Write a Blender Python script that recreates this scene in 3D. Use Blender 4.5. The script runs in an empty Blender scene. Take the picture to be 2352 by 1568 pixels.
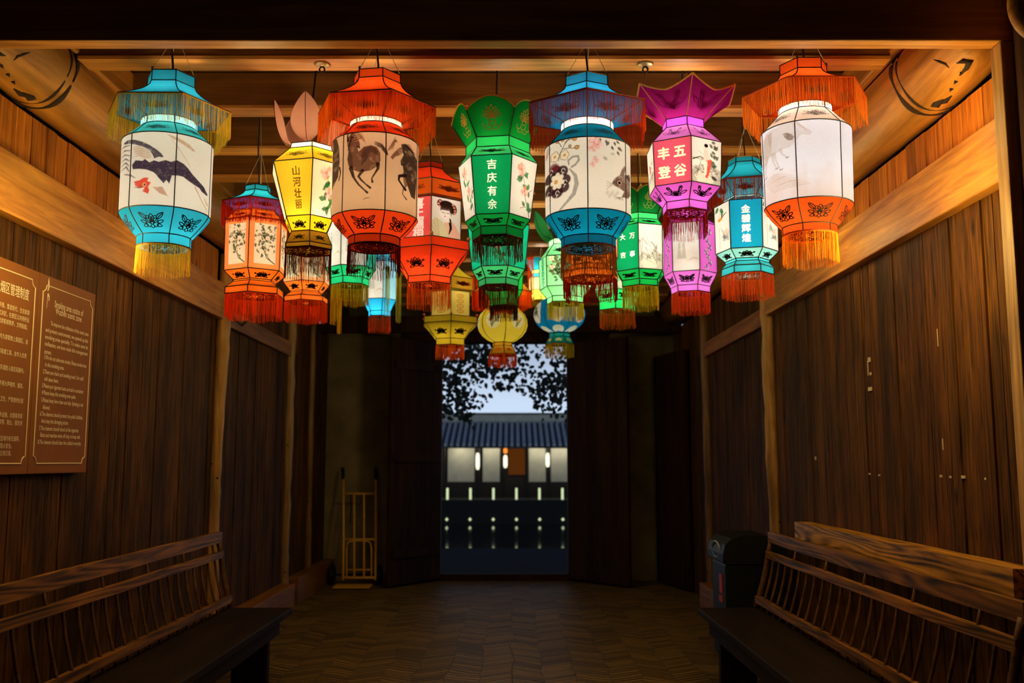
import bpy, math, random
import numpy as np
from mathutils import Vector
random.seed(7)
SC = bpy.context.scene
COL = SC.collection
PI = math.pi

# ------------------------------------------------------------------ camera, world, exposure
F, PITCH, EYE = 2200.0, math.atan(274/2200.0), 1.32
CP, SP = math.cos(PITCH), math.sin(PITCH)
cam_d = bpy.data.cameras.new('camera')
cam_d.lens = 36.0*F/2352
cam_d.clip_start, cam_d.clip_end = 0.05, 500
cam_d.dof.use_dof = True
cam_d.dof.focus_distance = 4.1
cam_d.dof.aperture_fstop = 2.8
cam = bpy.data.objects.new('camera', cam_d)
COL.objects.link(cam)
cam.location = (0, 0, EYE)
cam.rotation_euler = (PI/2+PITCH, 0, 0)
SC.camera = cam
SC.view_settings.view_transform = 'Standard'
SC.view_settings.look = 'None'
SC.view_settings.gamma = 1
SC.view_settings.use_curve_mapping = False
SC.view_settings.exposure = 0.0
SC.cycles.max_bounces = 7
SC.cycles.diffuse_bounces = 4
SC.cycles.glossy_bounces = 3
SC.cycles.transmission_bounces = 5
SC.cycles.transparent_max_bounces = 12
SC.cycles.adaptive_threshold = .015
SC.cycles.caustics_reflective = False
SC.cycles.caustics_refractive = False
SC.cycles.sample_clamp_indirect = 6

W = bpy.data.worlds.new('dusk sky')
SC.world = W
W.use_nodes = True
nt = W.node_tree
nt.nodes.clear()
_o = nt.nodes.new('ShaderNodeOutputWorld'); _b = nt.nodes.new('ShaderNodeBackground')
_tc = nt.nodes.new('ShaderNodeTexCoord'); _sx = nt.nodes.new('ShaderNodeSeparateXYZ'); _rp = nt.nodes.new('ShaderNodeValToRGB')
nt.links.new(_tc.outputs['Generated'], _sx.inputs[0]); nt.links.new(_sx.outputs['Z'], _rp.inputs[0])
_rp.color_ramp.elements[0].position = 0.06; _rp.color_ramp.elements[0].color = (.60, .74, .94, 1)
_rp.color_ramp.elements[1].position = 0.22; _rp.color_ramp.elements[1].color = (.03, .05, .10, 1)
nt.links.new(_rp.outputs[0], _b.inputs[0]); nt.links.new(_b.outputs[0], _o.inputs[0])
_b.inputs[1].default_value = 1.0

_l = bpy.data.lights.new('rear fill', 'POINT'); _l.energy = 6; _l.color = (1, .86, .6); _l.shadow_soft_size = .3  # dim fill light added behind the camera to lift the blacks
_lo = bpy.data.objects.new('rear_fill_light', _l); COL.objects.link(_lo); _lo.location = (-.6, -2.6, 3.2)

# warm fill lights added in open air, no lamp bodies: they brighten the timber
for _x, _y, _z, _p, _c in ((1.42, 3.60, 2.17, 8.0, (1, .74, .24)), (1.46, 5.1, 2.5, 2.6, (1, .76, .29)), (-1.66, 3.72, 2.16, 5.2, (1, .76, .26)), (-1.58, 5.3, 2.4, 2.4, (1, .78, .30)),
                           (-.64, 4.55, 2.58, 2.4, (1, .76, .34)), (.30, 4.5, 2.6, 2.4, (1, .76, .34)), (.98, 4.45, 2.6, 1.6, (1, .74, .3)), (.1, 6.5, 2.62, 1.6, (1, .80, .4)), (-.3, 8.5, 2.2, 8., (1, .82, .42)),
                           (-1.02, 3.66, 2.66, 1.2, (1, .74, .32)), (.52, 3.66, 2.62, 1.3, (1, .74, .3)), (1.62, 3.62, 2.62, .8, (1, .70, .26))):
    _l = bpy.data.lights.new('timber fill', 'POINT'); _l.energy = _p*2.1; _l.color = _c; _l.shadow_soft_size = .12
    _lo = bpy.data.objects.new('timber_fill_light', _l); COL.objects.link(_lo); _lo.location = (_x, _y, _z)

def P(u, v, Y):
    """the point at depth Y seen at photograph pixel (u, v)"""
    x, y = (u-1176)/F, (784-v)/F
    t = Y/(CP-y*SP)
    return Vector((x*t, Y, EYE+t*(SP+y*CP)))
def scale_at(v, Y):
    return Y/(CP-(784-v)/F*SP)/F

def srgb(*c):
    if len(c) == 1: c = c[0]
    return tuple(((x/255)/12.92 if x/255 <= .04045 else ((x/255+.055)/1.055)**2.4) for x in c)

# ------------------------------------------------------------------ helpers
def tag(o, label=None, cat=None, group=None, kind=None):
    if label: o['label'] = label
    if cat: o['category'] = cat
    if group: o['group'] = group
    if kind: o['kind'] = kind
    return o
def empty(name, loc, label=None, cat=None, group=None, kind=None):
    o = bpy.data.objects.new(name, None)
    COL.objects.link(o); o.location = loc; o.empty_display_size = .05
    return tag(o, label, cat, group, kind)

class MB:
    """collects geometry (world coordinates) and links it as one mesh object"""
    def __init__(s): s.V, s.Fa, s.M, s.C, s.n = [], [], [], [], 0
    def add(s, verts, faces, col=(1, 1, 1), m=0):
        verts = np.asarray(verts, float).reshape(-1, 3)
        col = np.asarray(col, float)
        if col.ndim == 1: col = np.tile(col, (len(verts), 1))
        s.V.append(verts); s.C.append(col)
        faces = np.asarray(faces)
        s.Fa.extend((faces+s.n).tolist()); s.M.extend([m]*len(faces)); s.n += len(verts)
    def box(s, a, b, col=(1, 1, 1), m=0):
        x0, y0, z0 = a; x1, y1, z1 = b
        s.add([(x0,y0,z0),(x1,y0,z0),(x1,y1,z0),(x0,y1,z0),(x0,y0,z1),(x1,y0,z1),(x1,y1,z1),(x0,y1,z1)],
              [(0,3,2,1),(4,5,6,7),(0,1,5,4),(1,2,6,5),(2,3,7,6),(3,0,4,7)], col, m)
    def beam(s, p, q, w, h, col=(1, 1, 1), m=0, up=(0, 0, 1)):
        p, q = Vector(p), Vector(q); d = (q-p).normalized(); up = Vector(up)
        sd = d.cross(up).normalized()*w/2; u2 = sd.cross(d).normalized()*h/2
        vs = [e+a*sd+b*u2 for e in (p, q) for a, b in ((-1,-1),(1,-1),(1,1),(-1,1))]
        s.add(vs, [(0,1,2,3),(7,6,5,4),(0,4,5,1),(1,5,6,2),(2,6,7,3),(3,7,4,0)], col, m)
    def tube(s, pts, r, n=6, col=(1, 1, 1), m=0, closed=False, cap=True):
        P_ = np.asarray([tuple(p) for p in pts], float); k = len(P_)
        r = np.full(k, r) if np.isscalar(r) else np.asarray(r, float)
        if closed: T = np.roll(P_, -1, 0)-np.roll(P_, 1, 0)
        else: T = np.gradient(P_, axis=0)
        T /= np.linalg.norm(T, axis=1)[:, None]+1e-12
        ref = np.where(np.abs(T[:, 2:3]) < .9, [[0, 0, 1.]], [[1., 0, 0]])
        if k < 3 or np.ptp(np.abs(T[:, 2])) < .5 : ref = np.tile(ref[:1], (k, 1))
        A = np.cross(T, ref); A /= np.linalg.norm(A, axis=1)[:, None]+1e-12
        B = np.cross(T, A)
        an = np.arange(n)*2*PI/n
        V = P_[:, None]+r[:, None, None]*(A[:, None]*np.cos(an)[None, :, None]+B[:, None]*np.sin(an)[None, :, None])
        f = []
        for i in range(k if closed else k-1):
            j = (i+1) % k
            for a in range(n):
                b = (a+1) % n
                f.append((i*n+a, j*n+a, j*n+b, i*n+b))
        s.add(V.reshape(-1, 3), f, col, m)
        if cap and not closed:
            for i, rev in ((0, 0), (k-1, 1)):
                base = s.n-k*n+i*n
                s.Fa.append([base+a for a in (range(n-1, -1, -1) if rev else range(n))]); s.M.append(m)
    def lathe(s, prof, c, n=24, col=(1, 1, 1), m=0):
        an = np.arange(n)*2*PI/n; V = []
        for r, z in prof:
            V += [(c[0]+r*math.cos(a), c[1]+r*math.sin(a), c[2]+z) for a in an]
        f = [(i*n+a, i*n+(a+1) % n, (i+1)*n+(a+1) % n, (i+1)*n+a) for i in range(len(prof)-1) for a in range(n)]
        s.add(V, f, col, m)
    def build(s, name, mats, parent=None, smooth=False, bevel=0):
        me = bpy.data.meshes.new(name)
        V = np.concatenate(s.V); C = np.concatenate(s.C)
        if parent is not None: V = V-np.array(tuple(origin_of(parent)))
        me.from_pydata(V.tolist(), [], s.Fa)
        for m in (mats if isinstance(mats, (list, tuple)) else [mats]): me.materials.append(m)
        me.polygons.foreach_set('material_index', np.array(s.M, dtype=np.int32))
        at = me.color_attributes.new('Col', 'FLOAT_COLOR', 'POINT')
        at.data.foreach_set('color', np.concatenate([C, np.ones((len(C), 1))], 1).astype(np.float32).ravel())
        if smooth: me.polygons.foreach_set('use_smooth', np.ones(len(s.Fa), dtype=bool))
        me.update()
        o = bpy.data.objects.new(name, me); COL.objects.link(o)
        if parent is not None: o.parent = parent
        if bevel:
            b = o.modifiers.new('bevel', 'BEVEL'); b.width = bevel; b.segments = 2; b.limit_method = 'ANGLE'
        return o
def origin_of(o):
    v = Vector((0, 0, 0))
    while o is not None: v = v+o.location; o = o.parent
    return v

# ------------------------------------------------------------------ materials
def new_mat(name):
    m = bpy.data.materials.new(name); m.use_nodes = True
    n = m.node_tree; n.nodes.clear()
    return m, n, n.nodes.new('ShaderNodeOutputMaterial')
def N(t, kind, **kw):
    n = t.nodes.new(kind)
    for k, v in kw.items():
        if k.startswith('i_'): n.inputs[k[2:].replace('_', ' ')].default_value = v
        else: setattr(n, k, v)
    return n
def wood(name, dark, light, axis='Z', sc=26, rough=.55, bump=.35, knots=.5, spec=.35, rings=0, knotty=False):
    m, t, out = new_mat(name)
    tc = N(t, 'ShaderNodeTexCoord'); mp = N(t, 'ShaderNodeMapping')
    s = [1, 1, 1]; s['XYZ'.index(axis)] = .055
    mp.inputs['Scale'].default_value = s
    n1 = N(t, 'ShaderNodeTexNoise', i_Scale=sc, i_Detail=7., i_Roughness=.62, i_Distortion=.9)
    mp2 = N(t, 'ShaderNodeMapping'); s2 = [1, 1, 1]; s2['XYZ'.index(axis)] = .3; mp2.inputs['Scale'].default_value = s2
    n2 = N(t, 'ShaderNodeTexNoise', i_Scale=4.5, i_Detail=4., i_Roughness=.6)
    r1 = N(t, 'ShaderNodeValToRGB')
    r1.color_ramp.elements[0].position = .30; r1.color_ramp.elements[0].color = (*dark, 1)
    r1.color_ramp.elements[1].position = .68; r1.color_ramp.elements[1].color = (*light, 1)
    r2 = N(t, 'ShaderNodeValToRGB')
    r2.color_ramp.elements[0].position = .32; r2.color_ramp.elements[0].color = (1-knots, 1-knots, 1-knots, 1)
    r2.color_ramp.elements[1].position = .6; r2.color_ramp.elements[1].color = (1, 1, 1, 1)
    at = N(t, 'ShaderNodeAttribute', attribute_name='Col')
    mx = N(t, 'ShaderNodeMix', data_type='RGBA', blend_type='MULTIPLY'); mx.inputs[0].default_value = 1
    mx2 = N(t, 'ShaderNodeMix', data_type='RGBA', blend_type='MULTIPLY'); mx2.inputs[0].default_value = 1
    bs = N(t, 'ShaderNodeBsdfPrincipled', i_Roughness=rough); bs.inputs['Specular IOR Level'].default_value = spec
    bp = N(t, 'ShaderNodeBump', i_Strength=bump, i_Distance=.004)
    L = t.links.new
    L(tc.outputs['Object'], mp.inputs[0]); L(mp.outputs[0], n1.inputs['Vector'])
    L(tc.outputs['Object'], mp2.inputs[0]); L(mp2.outputs[0], n2.inputs['Vector'])
    if knotty:   # scattered dark knots
        m4 = N(t, 'ShaderNodeMapping'); s4 = [1, 1, 1]; s4['XYZ'.index(axis)] = .38; m4.inputs['Scale'].default_value = s4
        vo = N(t, 'ShaderNodeTexVoronoi', i_Scale=6.); kr = N(t, 'ShaderNodeMapRange'); kr.inputs['From Min'].default_value = .03; kr.inputs['From Max'].default_value = .12; kr.inputs['To Min'].default_value = .25
        L(tc.outputs['Object'], m4.inputs[0]); L(m4.outputs[0], vo.inputs['Vector']); L(vo.outputs['Distance'], kr.inputs[0])
        km = N(t, 'ShaderNodeVectorMath', operation='SCALE'); L(mx2.outputs[2], km.inputs[0]); L(kr.outputs[0], km.inputs['Scale'])
    if rings:   # bold wavy growth rings
        m3 = N(t, 'ShaderNodeMapping'); s3 = [1, 1, 1]; s3['XYZ'.index(axis)] = .055; m3.inputs['Scale'].default_value = s3
        n3 = N(t, 'ShaderNodeTexNoise', i_Scale=8., i_Detail=1.5, i_Distortion=.35)
        ma = N(t, 'ShaderNodeMath', operation='MULTIPLY'); ma.inputs[1].default_value = rings
        sn = N(t, 'ShaderNodeMath', operation='SINE'); mr = N(t, 'ShaderNodeMapRange'); mr.inputs['From Min'].default_value = -1
        av = N(t, 'ShaderNodeMath', operation='MULTIPLY_ADD'); av.inputs[1].default_value = .24; ad = N(t, 'ShaderNodeMath', operation='MULTIPLY_ADD'); ad.inputs[1].default_value = .78; ad.inputs[2].default_value = 0
        L(tc.outputs['Object'], m3.inputs[0]); L(m3.outputs[0], n3.inputs['Vector']); L(n3.outputs[0], ma.inputs[0]); L(ma.outputs[0], sn.inputs[0]); L(sn.outputs[0], mr.inputs[0])
        L(mr.outputs[0], av.inputs[0]); L(n1.outputs[0], ad.inputs[0]); L(ad.outputs[0], av.inputs[2]); L(av.outputs[0], r1.inputs[0])
    else: L(n1.outputs[0], r1.inputs[0])
    L(n2.outputs[0], r2.inputs[0])
    L(r1.outputs[0], mx.inputs[6]); L(r2.outputs[0], mx.inputs[7])
    L(mx.outputs[2], mx2.inputs[6]); L(at.outputs[0], mx2.inputs[7])
    L(km.outputs[0] if knotty else mx2.outputs[2], bs.inputs['Base Color']); L(n1.outputs[0], bp.inputs['Height']); L(bp.outputs[0], bs.inputs['Normal'])
    L(bs.outputs[0], out.inputs[0])
    return m
def plain(name, col, rough=.6, metal=0., noise=0., sc=30, spec=.4, attr=False):
    m, t, out = new_mat(name)
    bs = N(t, 'ShaderNodeBsdfPrincipled', i_Roughness=rough, i_Metallic=metal); bs.inputs['Specular IOR Level'].default_value = spec
    tc = N(t, 'ShaderNodeTexCoord'); n1 = N(t, 'ShaderNodeTexNoise', i_Scale=sc, i_Detail=5.)
    r = N(t, 'ShaderNodeValToRGB')
    r.color_ramp.elements[0].position = .3; r.color_ramp.elements[0].color = (*[c*(1-noise) for c in col], 1)
    r.color_ramp.elements[1].position = .7; r.color_ramp.elements[1].color = (*col, 1)
    L = t.links.new
    L(tc.outputs['Object'], n1.inputs['Vector']); L(n1.outputs[0], r.inputs[0])
    if attr:
        at = N(t, 'ShaderNodeAttribute', attribute_name='Col')
        mx = N(t, 'ShaderNodeMix', data_type='RGBA', blend_type='MULTIPLY'); mx.inputs[0].default_value = 1
        L(r.outputs[0], mx.inputs[6]); L(at.outputs[0], mx.inputs[7]); L(mx.outputs[2], bs.inputs['Base Color'])
    else: L(r.outputs[0], bs.inputs['Base Color'])
    L(bs.outputs[0], out.inputs[0])
    return m
def glow(name, col, strength):
    m, t, out = new_mat(name)
    e = N(t, 'ShaderNodeEmission', i_Color=(*col, 1), i_Strength=strength)
    t.links.new(e.outputs[0], out.inputs[0]); return m

SILK_T, SILK_TR, SILK_D = .17, .34, .07
def silk(name, SILK_T=SILK_T, SILK_TR=SILK_TR, SILK_D=SILK_D):
    m, t, out = new_mat(name)
    at = N(t, 'ShaderNodeAttribute', attribute_name='Col')
    tc = N(t, 'ShaderNodeTexCoord'); nz = N(t, 'ShaderNodeTexNoise', i_Scale=260., i_Detail=3.)
    rp = N(t, 'ShaderNodeMapRange'); rp.inputs['To Min'].default_value = .86; rp.inputs['To Max'].default_value = 1.08
    L = t.links.new
    L(tc.outputs['Object'], nz.inputs['Vector']); L(nz.outputs[0], rp.inputs[0])
    def k(f, tex=True):
        sc_ = N(t, 'ShaderNodeVectorMath', operation='SCALE'); sc_.inputs['Scale'].default_value = f
        L(at.outputs['Color'], sc_.inputs[0])
        if not tex: return sc_.outputs[0]
        s2 = N(t, 'ShaderNodeVectorMath', operation='SCALE'); L(sc_.outputs[0], s2.inputs[0]); L(rp.outputs[0], s2.inputs['Scale'])
        return s2.outputs[0]
    tr = N(t, 'ShaderNodeBsdfTranslucent'); L(k(SILK_TR), tr.inputs[0])
    df = N(t, 'ShaderNodeBsdfDiffuse'); L(k(SILK_D), df.inputs[0])
    tp = N(t, 'ShaderNodeBsdfTransparent'); L(k(SILK_T, False), tp.inputs[0])
    a1 = N(t, 'ShaderNodeAddShader'); a2 = N(t, 'ShaderNodeAddShader')
    L(tr.outputs[0], a1.inputs[0]); L(df.outputs[0], a1.inputs[1]); L(a1.outputs[0], a2.inputs[0]); L(tp.outputs[0], a2.inputs[1])
    L(a2.outputs[0], out.inputs[0])
    return m
def thread(name):
    m, t, out = new_mat(name)
    at = N(t, 'ShaderNodeAttribute', attribute_name='Col')
    tr = N(t, 'ShaderNodeBsdfTranslucent'); df = N(t, 'ShaderNodeBsdfDiffuse'); mx = N(t, 'ShaderNodeMixShader'); mx.inputs[0].default_value = .45
    L = t.links.new
    L(at.outputs[0], tr.inputs[0]); L(at.outputs[0], df.inputs[0]); L(df.outputs[0], mx.inputs[1]); L(tr.outputs[0], mx.inputs[2]); L(mx.outputs[0], out.inputs[0])
    return m
SILK = silk('lantern silk')
THIN = silk('thin lantern gauze', .46, .30, .06)
THREAD = thread('fringe thread')
INK = plain('ink and braid', (1, 1, 1), .7, attr=True, noise=.1, spec=.1)
CORD = plain('cord', (1, 1, 1), .6, attr=True, noise=.2)

W_BOARD = wood('shade-toned wall boards', srgb(34, 18, 4), srgb(136, 84, 20), 'Z', 50, .7, .35, .6, .12, knotty=True)  # darker than the upper boards: shade of the lower wall put into the colour
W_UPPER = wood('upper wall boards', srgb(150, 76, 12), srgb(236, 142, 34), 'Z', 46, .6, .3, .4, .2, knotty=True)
W_RAIL = wood('pale wall rail', srgb(160, 88, 24), srgb(240, 164, 66), 'Y', 22, .5, .35, .35)
W_LOG = wood('log', srgb(140, 84, 24), srgb(228, 154, 60), 'Y', 12, .5, .35, .45)
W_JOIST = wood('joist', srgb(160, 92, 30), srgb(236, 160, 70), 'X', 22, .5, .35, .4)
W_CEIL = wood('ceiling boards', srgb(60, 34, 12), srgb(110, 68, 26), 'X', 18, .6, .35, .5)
W_POLE = wood('rough pole', srgb(120, 76, 36), srgb(230, 176, 98), 'Z', 16, .5, .5, .5)
W_DARK = wood('old dark wood', srgb(34, 19, 9), srgb(66, 38, 17), 'Z', 20, .75, .3, .4, .1)
W_BENCH = wood('bench wood', srgb(70, 42, 14), srgb(136, 86, 32), 'Y', 26, .5, .35, .5, .3)
W_BENCHTOP = wood('bench rail wood', srgb(42, 23, 6), srgb(182, 118, 40), 'Y', 24, .5, .4, .5, .25, 90)
W_PLANK = wood('boldly grained plank', srgb(50, 27, 7), srgb(246, 170, 62), 'Y', 24, .5, .4, .3, .25, 100)
W_SEAT = wood('bench seat wood', srgb(26, 16, 8), srgb(46, 29, 14), 'Y', 22, .6, .3, .4, .12)
PLASTER = plain('old plaster', srgb(140, 118, 84), .9, noise=.5, sc=3)
# ------------------------------------------------------------------ the shell of the passage
XL, XR, YB, ZC = -2.10, 1.85, 10.9, 3.21
def trim(n, mb, mat, bevel=.006): return tag(mb.build('trim_%d' % n, mat, bevel=bevel), kind='structure')
def planks_y(mb, x, sgn, y0, y1, z0, z1, w=.115, m=0, lo=.62, hi=1.1, dep=.009):
    y = y0
    while y < y1-.02:
        ww = min(w*random.uniform(.75, 1.3), y1-y); k = random.uniform(lo, hi)
        o = random.uniform(0, dep)
        mb.box((min(x+sgn*o, x+sgn*.03), y+.002, z0), (max(x+sgn*o, x+sgn*.03), y+ww-.0035, z1), (k, k*random.uniform(.93, 1.03), k*random.uniform(.85, 1.05)), m)
        y += ww
def side_wall(name, x, sgn, gaps):
    mb = MB(); ztop = 2.818 if sgn < 0 else 2.784
    y0 = 3.41
    for g, r in gaps+[(YB+.16, .06)]:
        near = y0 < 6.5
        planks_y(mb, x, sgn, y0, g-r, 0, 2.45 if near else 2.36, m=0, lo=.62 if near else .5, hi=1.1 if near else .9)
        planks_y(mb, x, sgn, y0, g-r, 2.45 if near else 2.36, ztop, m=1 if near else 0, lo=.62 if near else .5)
        y0 = g+r
    a, b = sorted((x+sgn*.055, x+sgn*.12))
    mb.box((a, 3.41, 0), (b, YB+.1, ztop-.005), (.3, .3, .3), 0)
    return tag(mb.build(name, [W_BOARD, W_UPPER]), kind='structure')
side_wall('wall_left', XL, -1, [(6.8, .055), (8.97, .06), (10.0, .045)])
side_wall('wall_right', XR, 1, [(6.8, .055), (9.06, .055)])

# floor of thin bricks set on edge in a zigzag
m, t, out = new_mat('zigzag brick paving')
L = t.links.new
tc = N(t, 'ShaderNodeTexCoord'); sx = N(t, 'ShaderNodeSeparateXYZ'); L(tc.outputs['Object'], sx.inputs[0])
def M_(op, a, b=None):
    n = N(t, 'ShaderNodeMath', operation=op)
    for i, q in enumerate((a, b)):
        if q is None: continue
        if isinstance(q, (int, float)): n.inputs[i].default_value = q
        else: L(q, n.inputs[i])
    return n.outputs[0]
nz = N(t, 'ShaderNodeTexNoise', i_Scale=2.2, i_Detail=3.); L(tc.outputs['Object'], nz.inputs['Vector'])
wob = M_('MULTIPLY', M_('SUBTRACT', nz.outputs[0], .5), .12)
xx = M_('ADD', sx.outputs['X'], wob)
tri = M_('PINGPONG', xx, .2)
yy = M_('ADD', M_('ADD', sx.outputs['Y'], M_('MULTIPLY', tri, .62)), wob)
row = M_('DIVIDE', yy, .062); colm = M_('DIVIDE', xx, .2)
fr = M_('FRACT', row); fc = M_('FRACT', colm)
edge = M_('MINIMUM', M_('MULTIPLY', M_('MINIMUM', fr, M_('SUBTRACT', 1., fr)), .062), M_('MULTIPLY', M_('MINIMUM', fc, M_('SUBTRACT', 1., fc)), .9))
hgt = N(t, 'ShaderNodeMapRange'); L(edge, hgt.inputs[0]); hgt.inputs['From Max'].default_value = .009; hgt.interpolation_type = 'SMOOTHSTEP'
cv = N(t, 'ShaderNodeCombineXYZ'); L(M_('FLOOR', row), cv.inputs[0]); L(M_('FLOOR', colm), cv.inputs[1])
wn = N(t, 'ShaderNodeTexWhiteNoise', noise_dimensions='2D'); L(cv.outputs[0], wn.inputs['Vector'])
n2 = N(t, 'ShaderNodeTexNoise', i_Scale=60., i_Detail=4.); L(tc.outputs['Object'], n2.inputs['Vector'])
hh = M_('ADD', M_('MULTIPLY', hgt.outputs[0], M_('ADD', .5, M_('MULTIPLY', wn.outputs['Value'], .9))), M_('MULTIPLY', n2.outputs[0], .35))
rp = N(t, 'ShaderNodeValToRGB'); L(M_('MULTIPLY', hgt.outputs[0], M_('ADD', .35, M_('MULTIPLY', wn.outputs['Value'], .65))), rp.inputs[0])
rp.color_ramp.elements[0].color = (*srgb(20, 15, 10), 1); rp.color_ramp.elements[1].color = (*srgb(138, 106, 54), 1)
bs = N(t, 'ShaderNodeBsdfPrincipled', i_Roughness=.5); bs.inputs['Specular IOR Level'].default_value = .12
bp = N(t, 'ShaderNodeBump', i_Strength=1., i_Distance=.02); L(hh, bp.inputs['Height']); L(bp.outputs[0], bs.inputs['Normal'])
L(rp.outputs[0], bs.inputs['Base Color']); L(bs.outputs[0], out.inputs[0])
BRICK = m
mb = MB(); mb.box((-2.9, -3.2, -.1), (2.9, YB+.12, 0)); tag(mb.build('floor', BRICK), kind='structure')

# ceiling boards, joists, purlin logs
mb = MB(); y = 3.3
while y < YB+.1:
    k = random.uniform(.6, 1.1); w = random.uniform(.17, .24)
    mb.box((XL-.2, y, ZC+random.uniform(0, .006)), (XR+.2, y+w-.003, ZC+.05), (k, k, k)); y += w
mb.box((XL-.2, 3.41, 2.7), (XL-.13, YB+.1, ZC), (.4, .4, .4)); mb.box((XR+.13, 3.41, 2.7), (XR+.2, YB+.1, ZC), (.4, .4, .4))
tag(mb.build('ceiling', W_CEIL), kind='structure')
JY = [3.99, 4.565, 5.175, 5.705, 6.3, 6.9, 7.5, 8.1, 8.7, 9.3, 9.9, 10.5]
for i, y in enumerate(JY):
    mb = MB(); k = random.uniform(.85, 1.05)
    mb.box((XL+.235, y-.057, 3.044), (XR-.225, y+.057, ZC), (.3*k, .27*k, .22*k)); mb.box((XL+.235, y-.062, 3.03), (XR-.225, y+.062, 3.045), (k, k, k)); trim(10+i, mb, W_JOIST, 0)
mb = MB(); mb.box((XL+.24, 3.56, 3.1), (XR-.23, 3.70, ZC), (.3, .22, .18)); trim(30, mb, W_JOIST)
for sgn, x, cx_, z in ((-1, XL, -2.03, 2.98), (1, XR, 1.79, 2.95)):
    mb = MB()   # narrow board beside the log, under the joist ends
    a = cx_-sgn*.17
    mb.box((min(a, a+sgn*.05), 3.5, 3.06), (max(a, a+sgn*.05), YB, ZC-.002), (.8, .75, .7)); mb.box((min(a+sgn*.05, a+sgn*.13), 3.5, 3.1), (max(a+sgn*.05, a+sgn*.13), YB, ZC-.002), (.8, .75, .7)); trim(40+(sgn > 0), mb, W_LOG)
    lg = empty('purlin_log', (cx_, 7.2, z), 'round timber log with a grooved end, along the wall top above the notice board' if sgn < 0 else 'round timber log with carved grooved end, atop the wall of the bare planks and bin', 'log')
    mb = MB(); ys = [3.42, 3.5, 3.6, 3.72, 3.86, 3.9, 4.5, 6, 8, YB]; rr = [.105, .13, .148, .157, .16, .162, .16, .158, .16, .16]
    mb.tube([(cx_, y, z) for y in ys], rr, 40, (1, 1, 1) if sgn > 0 else (.85, .85, .8)); mb.build('trunk', W_LOG, lg, True)
    an = np.linspace(0, 2*PI, 41)[:-1]   # two dark carved grooves around the end, and leaf-shaped cuts
    for yg, rg, w0 in ((3.935, .1575, .013), (3.885, .1575, .008)):
        mb = MB(); mb.tube([(cx_+rg*math.cos(q), yg+.012*math.sin(3*q), z+rg*math.sin(q)) for q in an], w0*np.array([1+.35*math.sin(5*q) for q in an]), 6, (.05, .03, .02), closed=True); mb.build('carved_groove', INK, lg, True)
    def cut(pts, w):
        L3 = []
        for q, y in pts:
            r_ = np.interp(y, ys, rr)-.0005; q = q if sgn > 0 else PI-q
            L3.append((cx_+r_*math.cos(q), y, z+r_*math.sin(q)))
        mb = MB(); mb.tube(L3, w, 6, (.05, .03, .02)); mb.build('carved_cut', INK, lg, True)
    cut([(3.6, 3.60), (3.75, 3.58), (3.9, 3.565), (4.05, 3.57)], [.002, .006, .006, .002])
    cut([(4.1, 3.53), (4.2, 3.5), (4.35, 3.49), (4.42, 3.53), (4.4, 3.58)], [.002, .012, .015, .01, .002]); cut([(4.5, 3.86), (4.56, 3.83), (4.6, 3.78)], [.004, .02, .004]); cut([(4.64, 3.83), (4.68, 3.79), (4.7, 3.74)], [.003, .014, .003])
    for q, y in ((4.45, 3.62), (4.52, 3.68), (4.4, 3.56)): cut([(q-.04, y), (q, y+.01), (q+.04, y)], [.003, .011, .003])

# wall rails
mb = MB(); mb.box((XL-.01, 3.42, 2.32), (XL+.05, 6.74, 2.575)); trim(1, mb, W_RAIL)
mb = MB(); mb.box((XR-.05, 3.42, 2.345), (XR+.01, 6.74, 2.59)); trim(2, mb, W_RAIL)
mb = MB(); mb.box((XL-.01, 6.84, 2.29), (XL+.04, 8.9, 2.42), (.45, .4, .35)); trim(3, mb, W_RAIL)
mb = MB(); mb.box((XR-.04, 6.84, 2.29), (XR+.01, 9.0, 2.42), (.6, .52, .45)); trim(4, mb, W_RAIL)
mb = MB(); mb.box((XL, 7.0, 0), (XL+.14, 8.85, .22), (.5, .45, .4)); trim(5, mb, W_RAIL)
mb = MB(); mb.box((XR-.14, 7.0, 0), (XR, 8.95, .22), (.5, .45, .4)); trim(6, mb, W_RAIL)
mb = MB(); mb.box((XL, 9.1, 0), (XL+.12, YB, .24), (.4, .36, .32)); trim(7, mb, W_RAIL)

# posts
def pole(pts, r, label, cap=(1, 1, 1)):
    a = empty('wooden_post', (pts[0][0], pts[0][1], 0), label, 'post')
    Pq = []; R = []
    for i in range(len(pts)-1):
        for k in range(8):
            s = k/8; p = [pts[i][j]*(1-s)+pts[i+1][j]*s for j in range(3)]
            Pq.append((p[0]+random.uniform(-1, 1)*r*.09, p[1], p[2])); R.append(r*random.uniform(.9, 1.1))
    Pq.append(pts[-1]); R.append(r)
    mb = MB(); mb.tube(Pq, R, 14, cap); mb.build('shaft', W_POLE, a, True)
    for _ in range(4):
        mb = MB(); p = random.choice(Pq[2:-2]); q = random.uniform(3.4, 6.0)
        c = (p[0]+r*.97*math.cos(q), p[1]+r*.97*math.sin(q), p[2])
        mb.lathe([(0, .008), (.007, .004), (.009, 0), (.007, -.004), (0, -.008)], c, 8, (.05, .035, .02))
        mb.build('knot', INK, a, True)
pole([(-2.065, 6.8, 0), (-2.095, 6.8, .9), (-2.09, 6.8, 1.3), (-2.07, 6.8, 2.1), (-2.06, 6.8, 2.8)], .045, 'pale crooked post in the wall at the end of the bench under the notice board', (1.25, 1.2, 1.1))
pole([(1.835, 6.8, 0), (1.845, 6.8, .9), (1.835, 6.8, 1.6), (1.83, 6.8, 2.3), (1.825, 6.8, 2.78)], .045, 'pale crooked post in the wall beside the black litter bin', (1.25, 1.2, 1.1))
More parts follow.
